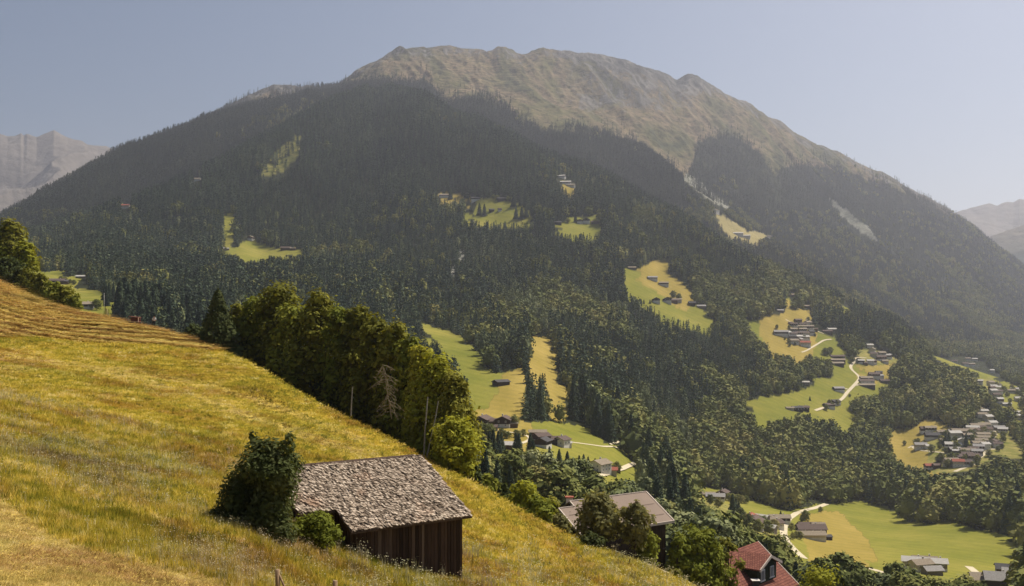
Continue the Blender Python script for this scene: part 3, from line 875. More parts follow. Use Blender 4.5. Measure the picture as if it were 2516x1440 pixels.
def cyl(bm, p0, p1, r0, r1, n=8):
    V, Fq = tube(p0, p1, r0, r1, n)
    vs = [bm.verts.new(v) for v in V]
    for f in Fq: bm.faces.new([vs[i] for i in f])
    bm.faces.new(vs[:n][::-1]); bm.faces.new(vs[n:])

def empty(name, loc, rz=0.0):
    o = bpy.data.objects.new(name, None)
    o.empty_display_size = 1.0
    S.collection.objects.link(o)
    o.location = loc; o.rotation_euler = (0, 0, rz)
    return o

W_dark = plain("dark_timber", (0.055, 0.038, 0.028), 0.35, 2.0, stretch=(3, 3, 0.4))
W_brown = plain("brown_timber", (0.12, 0.075, 0.045), 0.35, 2.0, stretch=(3, 3, 0.4))
W_white = plain("white_render", (0.66, 0.62, 0.55), 0.12, 0.8)
W_cream = plain("cream_render", (0.52, 0.45, 0.34), 0.12, 0.8)
W_grey = plain("weathered_timber", (0.20, 0.17, 0.14), 0.3, 2.0, stretch=(3, 3, 0.4))
R_brown = plain("brown_roof_tiles", (0.13, 0.095, 0.08), 0.3, 1.6)
R_grey = plain("grey_fibre_cement_roof", (0.30, 0.28, 0.26), 0.2, 1.2)
R_pale = plain("pale_sheet_roof", (0.27, 0.22, 0.16), 0.18, 1.0)
R_white = plain("white_metal_roof", (0.47, 0.44, 0.39), 0.12, 1.0)
R_red = plain("red_tile_roof", (0.30, 0.10, 0.065), 0.3, 2.0)
R_dark = plain("dark_slate_roof", (0.085, 0.08, 0.08), 0.25, 1.5)
G_pane = plain("window_glass", (0.03, 0.035, 0.04), 0.2, 1.0, rough=0.15, spec=0.6)
W_frame = plain("white_window_frame", (0.7, 0.7, 0.68), 0.08, 2)
MATN = {'dark': W_dark, 'brown': W_brown, 'white': W_white, 'cream': W_cream, 'grey': W_grey}
ROOFN = {'brown': R_brown, 'grey': R_grey, 'pale': R_pale, 'white': R_white, 'red': R_red, 'dark': R_dark}

def windows(parent, xs, zs, y, sgn, w_, h_, axis='x'):
    for zc in zs:
        for xc in xs:
            fb = bmesh.new(); pb = bmesh.new()
            fw = 0.12
            y1 = y + sgn * 0.10
            lo, hi = min(y - sgn * 0.02, y1), max(y - sgn * 0.02, y1)
            for (a0, a1, b0, b1) in ((xc - w_/2, xc - w_/2 + fw, zc - h_/2, zc + h_/2), (xc + w_/2 - fw, xc + w_/2, zc - h_/2, zc + h_/2),
                                     (xc - w_/2 + fw, xc + w_/2 - fw, zc - h_/2, zc - h_/2 + fw), (xc - w_/2 + fw, xc + w_/2 - fw, zc + h_/2 - fw, zc + h_/2),
                                     (xc - 0.04, xc + 0.04, zc - h_/2 + fw, zc + h_/2 - fw)):
                if axis == 'x': box(fb, a0, a1, lo, hi, b0, b1)
                else: box(fb, lo, hi, a0, a1, b0, b1)
            lo2, hi2 = min(y, y + sgn * 0.04), max(y, y + sgn * 0.04)
            if axis == 'x': box(pb, xc - w_/2 + fw, xc + w_/2 - fw, lo2, hi2, zc - h_/2 + fw, zc + h_/2 - fw)
            else: box(pb, lo2, hi2, xc - w_/2 + fw, xc + w_/2 - fw, zc - h_/2 + fw, zc + h_/2 - fw)
            f = bm_obj("window", fb, W_frame, parent)
            bm_obj("pane", pb, G_pane, f)

def house(px, py, L, W, he, rot, roof, wall, label, cat="house", pitch=24, group=None, base='white', ymin=262, win=None, name=None, chimney=None, depth=None):
    if depth is None:
        x, y, z = hit(px, py, ymin)
    else:
        x = (px - CX) / F * depth; y = depth; z = gz(x, y)
    size_px = L / y * F
    t = empty(name or (cat.replace(" ", "_")), (x, y, z), R(rot))
    tag(t, label, cat, group)
    zs = [gz(x + math.cos(R(rot)) * a * L / 2 - math.sin(R(rot)) * b_ * W / 2, y + math.sin(R(rot)) * a * L / 2 + math.cos(R(rot)) * b_ * W / 2) for a in (-1, 1) for b_ in (-1, 1)]
    lo = min(min(zs) - z - 0.3, -0.4); 
    rise = W / 2 * math.tan(R(pitch))
    bm = bmesh.new()
    # masonry foot and timber upper walls in one closed gabled body
    prism(bm, [(-L/2, -W/2, lo), (-L/2, W/2, lo), (-L/2, W/2, he), (-L/2, 0, he + rise), (-L/2, -W/2, he)], (L, 0, 0))
    bm_obj("wall", bm, MATN[wall], t)
    if base and he > 3.5:
        bm = bmesh.new(); box(bm, -L/2 - 0.06, L/2 + 0.06, -W/2 - 0.06, W/2 + 0.06, lo, he * 0.42)
        bm_obj("ground_floor", bm, MATN[base], t)
    o = 0.8 if L > 7 else 0.45
    th = 0.22
    tp = math.tan(R(pitch))
    bm = bmesh.new()
    zt = he + rise + 0.02
    e = W / 2 + o
    prof = [(0, zt), (-e, zt - e * tp), (-e, zt - e * tp + th), (0, zt + th), (e, zt - e * tp + th), (e, zt - e * tp)]
    prism(bm, [(-L/2 - o, a, c) for a, c in prof], (L + 2 * o, 0, 0))
    rf = bm_obj("roof", bm, ROOFN[roof], t)
    if chimney is None: chimney = L > 8 and cat == "house"
    if chimney:
        bm = bmesh.new(); box(bm, L*0.18, L*0.18 + 0.8, W*0.10, W*0.10 + 0.7, he + rise * 0.5, he + rise + 1.0)
        bm_obj("chimney", bm, W_white, rf)
    if win is None: win = size_px > 15 and cat == "house"
    if win:
        n = 3 if L > 9 else 2
        zz = [1.5, he - 1.1] if he > 4.4 else [he * 0.55]
        windows(t, [(-0.5 + (k + 0.5) / n) * L * 0.86 for k in range(n)], zz, -W/2 - 0.07, -1, 1.0, 1.15, 'x')
        sx = -1 if math.cos(R(rot)) * (x / y) + math.sin(R(rot)) > 0 else 1
        windows(t, [-W * 0.24, W * 0.24], zz, sx * (L/2 + 0.07), sx, 1.0, 1.15, 'y')
    # keep trees off the building and out of the line just below it
    pr = max(L, W) * 0.62 / y * F
    p0, p1 = topix(x, y, z)
    i0, i1 = int((p0 - pr) / 2), int((p0 + pr) / 2) + 1
    j0, j1 = int((p1 - (he + rise) / y * F) / 2), int((p1 + 2) / 2) + 1
    if i1 > 0 and j1 > 0 and i0 < MW and j0 < MH:
        CLEAR[max(j0, 0):j1, max(i0, 0):i1] = True
    return t
# ------------------------------------------------------------------ hamlets
ORD = ["first", "second", "third", "fourth", "fifth", "sixth", "seventh", "eighth", "ninth", "tenth", "eleventh", "twelfth", "thirteenth", "fourteenth"]
def hamlet(place, rows):
    """rows: (name of the row, [(px, py, L, W, eave, rot, roof, wall, category)])"""
    for rname, hs in rows:
        hs = sorted(hs)
        for i, (px, py, L, W, he, rot, roof, wall, cat) in enumerate(hs):
            lab = "%s-roofed %s, %s from left, %s of %s" % (roof, cat, ORD[i], rname, place)
            if cat == H and wall in ('grey', 'brown') and (i + L) % 2: wall = 'cream'
            sc_ = 0.78 if "far right" in place else 0.88
            house(px, py, L * sc_, W * (sc_ + 0.04), he + (1.0 if cat == H else 0.0), rot + (i * 37 % 23 - 11), roof, wall, lab, cat=cat, group="buildings of " + place, pitch=26)

H, Bn, Sh = "house", "barn", "shed"
house(1186,1045,13,9.5,4.2,72,'brown','dark',"wide dark timber farmhouse at the left edge of the lower farm fields", win=True)
house(1238,1048,12,9.5,4.8,80,'brown','dark',"dark farmhouse with white window fronts, second from left above the farm lane", win=True)
house(1214,1047,8,6,3.5,10,'brown','brown',"low brown annex between the two dark farmhouses above the lane", cat=Bn)
house(1259,1050,6,5,2.6,10,'pale','brown',"small shed beside the brown tree right of the farmhouses", cat=Sh)
house(1210,1058,6,5,2.4,-8,'brown','dark',"little dark hut below the lane under the farmhouses", cat=Sh)
house(1321,1071,10,5,2.6,2,'pale','brown',"long low shed with bright pale roof above the lane bend", cat=Sh)
house(1330,1085,9,7,3.6,35,'brown','dark',"dark barn with brown roof just below the pale-roofed shed", cat=Bn)
house(1334,1098,9,7.5,3.8,68,'dark','dark',"dark slate-roofed gabled barn lowest in the farm group at the lane bend", cat=Bn)
house(1358,1090,10,6.5,3.0,4,'brown','dark',"long low brown-roofed building right of the dark gabled barn", cat=Bn)
house(1380,1096,9,7.5,4.2,60,'brown','white',"white-walled farmhouse at the right end of the farm group", win=True)
house(1394,1098,5,4,2.4,0,'white','white',"tiny white outhouse at the far right end of the farm group", cat=Sh)
house(1258,1104,9,6,2.8,-18,'white','brown',"white-roofed shed half hidden in the trees below the lane", cat=Sh)
house(1236,1101,5,4,2.4,10,'white','white',"tiny white hut left of the white-roofed shed in the trees", cat=Sh)
house(1474,1158,10,8.5,4.6,50,'pale','white',"large pale-roofed white farmhouse by the road at the foot of the fields", win=True)
house(1497,1164,8,5,2.5,-4,'red','cream',"low reddish shed right of the large pale-roofed farmhouse", cat=Sh)
house(1513,1158,5,4,2.2,0,'brown','brown',"small hut under the single tree near the lower road", cat=Sh)
house(1231,946,13,7,2.8,40,'dark','dark',"lone dark hay barn between the green and the dry field", cat=Bn)
house(206,758,15,9,3.6,14,'pale','dark',"pale-roofed chalet on the green field behind the left meadow", win=True)
house(140,697,17,10,3.4,6,'brown','dark',"long dark chalet higher up on the left green field")
house(156,698,10,8,3.2,18,'dark','brown',"smaller dark hut right of the long chalet on the left field", cat=Bn)
house(200,684,12,6,2.5,-4,'white','grey',"white-roofed shed at the wood edge above the left field", cat=Sh)
house(616,590,12,9,5.5,80,'pale','brown',"narrow chalet on top of the small forest clearing at left")
house(703,613,18,8,3.0,0,'brown','brown',"long barn on the right half of the small left forest clearing", cat=Bn)
house(720,614,9,6,2.6,0,'pale','brown',"small shed at the right end of the small left forest clearing", cat=Sh)
house(555,615,9,7,3,30,'grey','grey',"weathered hut at the left tip of the small forest clearing", cat=Bn)
house(309,512,18,12,6,0,'red','cream',"solitary pinkish house high in the forest at left")
house(486,444,13,9,4,0,'pale','cream',"tiny pale hut in a forest gap left of the scrub clearing")
house(1091,484,20,10,4,2,'pale','grey',"grey-green shed at the left tip of the upper clearing", cat=Bn)
house(1169,492,17,10,4,2,'dark','dark',"dark hut where the upper clearing narrows", cat=Bn)
house(1233,492,17,9,3.2,5,'dark','dark',"dark barn along the top edge of the upper clearing", cat=Bn)
house(1208,519,9,8,3,10,'dark','dark',"tiny dark hut in the middle of the upper clearing, left one", cat=Sh)
house(1228,518,7,6,4,10,'brown','dark',"tiny dark hut in the middle of the upper clearing, right one", cat=Sh)
house(1441,546,19,12,4.5,84,'brown','dark',"dark gabled chalet in the small clearing right of the upper one")
house(1425,547,14,10,3.6,84,'brown','dark',"smaller gabled chalet left of the dark one in the small right clearing")
house(1370,551,13,8,3.4,10,'dark','dark',"dark barn at the left end of the small right clearing", cat=Bn)
house(1462,549,14,8,3,2,'brown','dark',"low barn at the right end of the small right clearing", cat=Bn)
house(1380,437,17,10,4,-24,'white','grey',"white-roofed hut in the forest above the upper clearings, left one")
house(1390,452,22,11,4,-8,'white','brown',"long white-roofed house in the small forest gap above the clearings")
house(1403,459,18,9,4,-22,'pale','cream',"pale-roofed house right of the white-roofed one in the forest gap")
house(1758,523,18,14,7,50,'pale','white',"tall pale house at the upper end of the narrow ridge clearing")
house(1813,577,26,12,4,2,'white','grey',"white-roofed building below the narrow ridge clearing, left one")
house(1833,583,22,10,4,-14,'white','grey',"white-roofed building below the narrow ridge clearing, right one")
house(1888,584,16,9,4,-4,'pale','grey',"pale-roofed hut at the right tip of the narrow ridge clearing", cat=Bn)
house(1603,687,15,9,3.6,2,'grey','grey',"grey-roofed barn in the middle of the bright field", cat=Bn)
house(1631,701,15,8,4.0,-6,'pale','dark',"pale-roofed barn with dark front on the dry part of the bright field", cat=Bn)
house(1553,661,12,6,2.6,0,'pale','grey',"pale-roofed shed at the top left edge of the bright field", cat=Sh)
house(1612,742,13,11,4.4,86,'dark','dark',"dark gabled chalet, left of the pair below the bright field")
house(1639,742,15,12,4.8,86,'dark','dark',"dark gabled chalet, right of the pair below the bright field")
house(1655,743,11,8,3.4,5,'brown','brown',"brown barn right of the pair of dark gabled chalets", cat=Bn)
house(1663,741,14,7,3.4,0,'pale','cream',"pale barn under the round trees right of the dark chalets", cat=Bn)
house(1700,749,10,8,3.4,0,'dark','dark',"dark hut at the wood edge right of the bright field", cat=Bn)
house(1723,756,13,8,2.6,-4,'grey','grey',"grey-roofed shed at the lower right edge of the bright field", cat=Sh)
hamlet("the sloping hamlet", [
 ("top row", [(1961,791,12,8,3.4,5,'brown','brown',Bn),(1951,803,13,8,4,-16,'brown','dark',H),(1972,803,13,8,4,-4,'brown','dark',H),(1985,799,12,9,4,24,'pale','brown',H)]),
 ("second row", [(1942,797,7,5,3,0,'brown','brown',Sh),(1950,816,12,8,4,0,'pale','dark',H),(1971,809,15,8,4,-4,'pale','brown',H),(1972,815,14,7,3.5,0,'pale','dark',H),(1990,809,14,8,4,-22,'pale','brown',H),(2003,813,8,6,3,0,'brown','brown',Sh)]),
 ("middle row", [(1919,823,24,11,5,3,'grey','dark',Bn),(1935,824,10,9,4,30,'white','white',H),(1948,827,13,9,4,8,'brown','cream',H),(1963,825,12,8,4,-8,'brown','dark',H),(1978,825,13,8,4,10,'brown','cream',H),(1993,822,11,8,4,30,'dark','grey',H)]),
 ("lower row", [(1947,834,12,8,4,8,'dark','brown',H),(1962,834,12,8,4,26,'white','brown',H),(1979,835,13,8,4,26,'white','cream',H),(1951,844,14,9,4,4,'pale','cream',H),(1966,841,10,8,4,40,'grey','cream',H),(1978,850,17,10,4.5,0,'red','brown',H)]),
])
house(1951,728,17,8,3,4,'pale','grey',"pale-roofed shed at the top tip of the hamlet meadow", cat=Sh)
house(1985,756,12,7,3,0,'pale','brown',"small pale hut under the wood above the hamlet", cat=Sh)
house(1917,766,10,7,2.4,0,'grey','grey',"grey shed at the wood edge upper left of the hamlet", cat=Sh)
house(2032,818,15,8,3,0,'brown','brown',"brown barn at the wood edge right of the hamlet", cat=Bn)
house(2042,813,15,8,3,-4,'white','grey',"white-roofed barn at the wood edge right of the hamlet", cat=Bn)
house(2057,880,21,8,3,2,'brown','dark',"uppermost of three long farm buildings below the hamlet", cat=Bn)
house(2058,889,21,8,3,2,'pale','dark',"middle one of three long farm buildings below the hamlet", cat=Bn)
house(2057,897,18,8,3,6,'pale','dark',"lowest of three long farm buildings below the hamlet", cat=Bn)
hamlet("hamlet above road", [
 ("upper row", [(2143,868,14,10,6,60,'pale','cream',H),(2148,878,12,9,5,-30,'brown','cream',H),(2166,874,13,9,4,0,'pale','grey',H),(2182,880,12,8,4,-40,'white','brown',H),(2137,855,11,8,4,10,'white','grey',H)]),
 ("lower row", [(2116,893,10,7,3.6,0,'white','dark',H),(2125,896,8,6,3,0,'brown','brown',Bn),(2138,894,11,8,4,0,'white','white',H),(2146,894,9,7,4,20,'brown','brown',H),(2165,886,16,10,5,-4,'brown','brown',H),(2175,893,10,7,3,0,'pale','cream',H)]),
])
house(2128,934,17,9,3.6,0,'pale','brown',"pale-roofed upper farm building right of the road fork", cat=Bn)
house(2129,942,20,10,4,0,'brown','white',"large brown-roofed farm building right of the road fork")
house(2129,950,22,8,2.6,0,'pale','dark',"long pale-roofed lower farm building right of the road fork", cat=Bn)
house(2148,927,15,11,5,-10,'brown','brown',"brown chalet behind the farm buildings at the road fork")
house(2160,929,11,8,4,24,'grey','white',"small grey-roofed chalet right of the brown one at the road fork")
house(2159,919,9,7,3,0,'dark','brown',"dark hut uppermost behind the farm at the road fork", cat=Sh)
house(2060,960,14,9,3.6,8,'grey','dark',"grey-roofed barn at the end of the short track left of the road", cat=Bn)
house(2176,940,16,8,3,0,'brown','grey',"brown-roofed shed at the wood edge right of the fork farm", cat=Sh)
house(1979,944,9,6,3,0,'white','grey',"small pale-green shed in the wood above the terrace field", cat=Sh)
house(1958,1008,13,8,3.4,10,'dark','dark',"dark chalet left at the bottom edge of the terrace field")
house(1975,1007,12,8,3.4,-4,'brown','dark',"brown-roofed chalet right at the bottom edge of the terrace field")
house(1941,1006,9,5,2.2,0,'pale','pale' if 0 else 'cream',"pale low shed left of the dark chalet on the terrace field", cat=Sh)
house(2036,1001,13,9,3.6,20,'brown','dark',"left farm building under trees at the lower bend of the road", cat=Bn)
house(2051,992,13,9,3.6,34,'dark','dark',"right farm building under trees at the lower bend of the road", cat=Bn)
hamlet("the right terrace village", [
 ("top row", [(2274,1062,14,10,5,4,'brown','dark',Bn),(2285,1060,16,8,4,0,'pale','dark',H),(2324,1066,14,8,3,2,'pale','grey',Bn),(2341,1064,13,7,3,-4,'grey','grey',Bn),(2360,1069,24,11,4.4,-3,'pale','dark',H),(2390,1058,16,8,3.5,-14,'white','brown',H),(2401,1054,18,9,4,-12,'pale','brown',H),(2417,1052,16,9,4,4,'pale','grey',H),(2438,1048,11,9,4.5,0,'white','white',H),(2454,1056,15,8,3.4,0,'grey','grey',Bn),(2464,1062,12,8,3.4,-16,'white','brown',H)]),
 ("upper middle row", [(2290,1078,18,12,5,3,'dark','dark',Bn),(2313,1068,13,7,3,0,'pale','cream',H),(2318,1088,9,7,3.5,4,'pale','grey',Bn),(2345,1077,16,10,6,0,'white','cream',H),(2376,1077,12,8,3.5,4,'pale','dark',H),(2398,1064,14,8,3.6,-12,'pale','brown',H),(2404,1066,10,8,4,20,'brown','cream',H),(2412,1060,12,8,4,4,'brown','brown',H),(2425,1063,13,8,4,-6,'brown','grey',H)]),
 ("middle row", [(2262,1102,15,10,4,0,'grey','brown',H),(2281,1101,8,6,3,0,'white','white',Sh),(2341,1099,19,10,3,-10,'white','dark',H),(2345,1109,14,9,3,-4,'grey','dark',Bn),(2365,1095,12,10,6,70,'white','cream',H),(2415,1076,17,8,4,-3,'pale','brown',H),(2415,1084,16,8,4,-3,'pale','brown',H),(2411,1091,15,8,4,-4,'pale','dark',H),(2443,1093,13,9,4,30,'brown','grey',H),(2452,1100,10,8,4,-20,'brown','white',H)]),
 ("lower middle row", [(2402,1098,15,9,4,4,'pale','dark',H),(2404,1106,13,9,4,-6,'grey','dark',H),(2420,1103,11,8,5,10,'white','white',H),(2378,1116,17,9,4,-16,'pale','grey',H),(2392,1112,12,8,4,-24,'brown','dark',H),(2350,1113,9,6,3,-10,'white','grey',Sh),(2400,1118,13,8,4,-20,'grey','brown',H)]),
 ("bottom row", [(2359,1129,15,10,4,8,'brown','dark',Bn),(2376,1126,13,9,4,-4,'brown','brown',H),(2391,1131,14,10,4.5,-10,'brown','brown',H),(2337,1143,17,9,5,0,'pale','red' if 0 else 'cream',H),(2354,1146,13,9,5,-8,'red','brown',H),(2372,1145,14,8,4,-10,'brown','brown',H),(2309,1133,8,6,3,0,'pale','brown',Sh)]),
])
house(2286,1152,12,8,4,0,'red','brown',"red-roofed house alone below the dry field left of the terrace village")
house(2301,1150,8,6,3.5,10,'brown','brown',"small brown house right of the lone red-roofed one", cat=Bn)
hamlet("the upper village cluster", [
 ("row along the road", [(2412,1026,13,8,4,-10,'pale','white',H),(2416,1018,12,8,4,6,'white','grey',H),(2428,1034,11,9,5,10,'white','cream',H),(2405,1014,10,8,4,0,'pale','grey',H)]),
])
hamlet("the far right settlement", [
 ("upper rows", [(2434,950,13,10,7,10,'pale','cream',H),(2441,957,13,9,5,-8,'white','cream',H),(2450,953,14,9,5,14,'brown','white',H),(2437,961,12,8,5,30,'brown','brown',H),(2405,942,16,9,3.6,-16,'white','grey',H),(2452,961,10,9,6,0,'white','white',H)]),
 ("middle rows", [(2440,972,13,10,7,20,'white','white',H),(2449,979,12,9,5,-10,'brown','cream',H),(2455,972,11,9,6,4,'brown','white',H),(2456,990,11,9,5,0,'white','brown',H),(2484,966,16,8,4,0,'pale','grey',H),(2493,962,15,8,4,-6,'white','grey',H),(2508,967,15,8,4,-8,'white','white',H)]),
 ("lower rows", [(2474,999,14,7,3,0,'white','dark',H),(2507,988,19,10,5,-4,'white','cream',H),(2514,1000,13,9,5,0,'brown','white',H),(2511,976,13,8,4,-6,'brown','cream',H),(2498,1024,14,9,5,8,'white','brown',H),(2508,1032,16,9,5,-4,'white','brown',H)]),
])
hamlet("the upper right pale terrace", [
 ("only row", [(2378,885,12,7,3.4,-4,'pale','brown',H),(2395,887,12,8,4,-14,'white','brown',H),(2371,899,15,9,4.5,10,'brown','cream',H),(2386,899,17,8,3.4,-8,'pale','brown',H),(2345,892,13,8,4,-10,'brown','cream',H),(2437,916,10,8,5,10,'white','brown',H)]),
])
house(1758,1228,15,9,3.6,-12,'grey','brown',"grey-roofed long house at the top of the valley bottom field")
house(1776,1224,10,9,5.5,60,'brown','brown',"brown gabled house right of the grey-roofed long house")
house(1738,1220,12,6,2.6,0,'pale','cream',"pale-roofed shed left of the grey-roofed long house", cat=Sh)
house(1853,1298,14,11,5,70,'brown','brown',"brown gabled farmhouse in the trees below the valley bottom field", win=True)
house(1846,1284,12,8,4,74,'red','white',"red-striped roofed house just above the brown gabled farmhouse")
house(1869,1281,11,7,3.5,-38,'white','grey',"white-roofed barn right of the red-striped roofed house", cat=Bn)
house(1895,1288,10,8,4,0,'pale','white',"pale house in the middle of the cluster by the curving road")
house(1915,1283,15,8,4,-4,'pale','dark',"pale-roofed long house nearest to the curving road")
house(1884,1304,12,6,3,-34,'white','grey',"white-roofed shed lowest in the cluster by the curving road", cat=Sh)
house(1905,1297,9,8,4,20,'brown','cream',"brown-roofed house low in the cluster by the curving road")
house(1990,1300,17,8,3.5,0,'brown','brown',"upper barn of the farmstead on the dry valley field", cat=Bn)
house(1992,1312,20,12,4.6,0,'brown','dark',"large brown-roofed farmhouse on the dry valley field")
house(2010,1306,9,8,5,0,'pale','white',"white annex right of the large farmhouse on the dry valley field", cat=Bn)
house(1992,1324,19,9,3.6,0,'pale','cream',"pale-roofed lowest building of the farmstead on the dry field", cat=Bn)
house(2030,1326,7,5,2.4,10,'dark','dark',"dark hut right of the farmstead on the dry valley field", cat=Sh)
hamlet("roofs at the bottom right edge", [
 ("upper row", [(2245,1398,13,8,4,-10,'white','cream',H),(2272,1396,14,8,4,-8,'pale','brown',H),(2262,1405,12,8,4,14,'pale','cream',H),(2300,1402,12,8,4,-14,'white','grey',H),(2290,1412,10,7,3,0,'grey','grey',Bn)]),
])
house(2452,1442,12,10,4.5,-16,'grey','dark',"big dark-gabled house with brownish grey roof in the bottom right corner", win=False, base=None, pitch=30)
house(2410,1437,9,6,3,-6,'pale','brown',"pale-roofed shed left of the big dark-gabled house at bottom right", cat=Sh)
house(2404,1424,8,5,2.6,-8,'pale','cream',"small bright shed above the pale-roofed one at bottom right", cat=Sh)
house(2500,1428,14,10,4.5,-24,'grey','cream',"grey-roofed house at the right edge of the bottom corner")
house(2478,1412,13,9,4,-20,'dark','brown',"dark-roofed house behind the big dark-gabled one at bottom right")
house(2507,1446,14,9,3.5,-30,'pale','cream',"pale building cut by the frame in the bottom right corner")

# ------------------------------------------------------------------ lanes and tracks
M_road = plain("pale_gravel_road", (0.56, 0.48, 0.33), 0.12, 0.6, rough=0.95, bd=0.0)
def road(name, label, pts, wd, ymin=262):
    P = [Vector(hit(px, py, ymin)) for px, py in pts]
    Q = []
    for a, b_ in zip(P[:-1], P[1:]):
        n = max(2, int((b_ - a).length / 5))
        Q += [a.lerp(b_, k / n) for k in range(n)]
    Q.append(P[-1])
    for _ in range(3):
        Q = [Q[0]] + [(Q[i - 1] + Q[i] * 2 + Q[i + 1]) / 4 for i in range(1, len(Q) - 1)] + [Q[-1]]
    V, Fc = [], []
    for i, p in enumerate(Q):
        d = (Q[min(i + 1, len(Q) - 1)] - Q[max(i - 1, 0)]); d.z = 0; d.normalize()
        s = Vector((-d.y, d.x, 0)) * wd / 2
        zc = gz(p.x, p.y) + 0.12
        for sg in (-1, -0.33, 0.33, 1):
            q = p + s * sg
            V.append((q.x, q.y, max(gz(q.x, q.y) + 0.14, zc - 0.3)))
        if i:
            o = (i - 1) * 4
            for k in range(3):
                Fc.append((o + k, o + k + 1, o + k + 5, o + k + 4))
        ppx, ppy = topix(p.x, p.y, p.z)
        r_ = max(1, int(wd / p.y * F / 4) + 1)
        i0, j0 = int(ppx / 2), int(ppy / 2)
        if 0 <= i0 < MW and 0 <= j0 < MH:
            CLEAR[max(j0 - r_, 0):j0 + r_, max(i0 - r_, 0):i0 + r_ + 1] = True
    me = np_mesh(name, np.array(V), np.array(Fc), M_road, smooth=True)
    tag(link(bpy.data.objects.new(name, me)), label, "road", kind="structure")
road("farm_lane", "pale lane looping past the farmhouses", [(1163,1050),(1200,1053),(1250,1062),(1280,1066),(1298,1071),(1306,1078),(1300,1083),(1280,1090),(1250,1097)], 2.6)
road("farm_lane", "pale track across the green farm fields", [(1306,1078),(1320,1080),(1345,1079),(1390,1085),(1430,1090),(1480,1098),(1532,1106)], 2.0)
road("farm_lane", "short track at the right corner of the farm fields", [(1500,1092),(1515,1088),(1534,1082)], 1.8)
road("valley_road", "pale road along the bottom edge of the farm fields", [(1453,1169),(1475,1170),(1500,1163),(1530,1153),(1552,1143),(1567,1138)], 3.2)
road("winding_road", "pale road winding down the terraced slope", [(2101,879),(2099,890),(2089,900),(2092,909),(2104,918),(2114,928),(2108,937),(2096,950),(2083,963),(2072,978),(2060,988),(2040,998),(2022,1003),(2004,1009)], 4.4)
road("farm_track", "side track to the barn left of the winding road", [(2083,956),(2066,955)], 2.6)
road("farm_track", "side track to the farm right of the winding road", [(2095,949),(2106,946),(2120,944)], 2.6)
road("farm_track", "track ending at the low shed on the terrace field", [(1935,1006),(1946,1007)], 3)
road("village_lane", "lane climbing right of the sloping hamlet", [(1970,866),(1984,861),(1996,853),(2013,843),(2024,836),(2044,834)], 3.2)
road("village_lane", "lane above the sloping hamlet", [(1930,785),(1945,793),(1962,797),(1978,796),(1985,784)], 2.8)
road("village_lane", "lane leaving the hamlet at its right", [(1990,800),(1998,808),(2012,816),(2024,820)], 2.8)
road("wood_edge_track", "track along the wood edge above the winding road", [(2101,879),(2130,880)], 2.6)
road("valley_road", "pale road curving through the valley bottom field", [(2032,1238),(2010,1246),(1985,1252),(1958,1260),(1938,1274),(1927,1292),(1925,1312),(1932,1330),(1950,1350),(1975,1372)], 5.0)
road("village_road", "pale village street through the right terrace", [(2432,1018),(2424,1036),(2430,1048),(2442,1056),(2448,1068),(2434,1080),(2425,1092),(2430,1104),(2420,1114),(2408,1124)], 4.2)
road("village_road", "side street at the right of the terrace village", [(2430,1104),(2445,1104),(2458,1101)], 3.4)
road("village_road", "lane on the left of the terrace village", [(2232,1101),(2245,1092),(2240,1100),(2262,1107),(2295,1110),(2330,1115)], 2.8)
road("village_road", "wide gravel street below the terrace village", [(2346,1159),(2362,1152),(2380,1145),(2396,1140)], 5.0)
road("valley_lane", "lane at the bottom right edge", [(2380,1392),(2395,1404),(2412,1418)], 4.5)
road("valley_lane", "pale lane below the wide field", [(2110,1391),(2140,1398),(2175,1408)], 3.5)
# ------------------------------------------------------------------ where the trees stand
def candidates(ylo, yhi, sp, seed):
    g = np.random.default_rng(seed)
    ys = np.arange(ylo, yhi, sp)
    X, Yv = np.meshgrid(np.arange(-0.64 * yhi, 0.64 * yhi, sp), ys)
    X = X.ravel() + g.uniform(-0.48, 0.48, X.size) * sp; Yv = Yv.ravel() + g.uniform(-0.48, 0.48, Yv.size) * sp
    k = np.abs(X / Yv) < 0.60
    return X[k], Yv[k], g

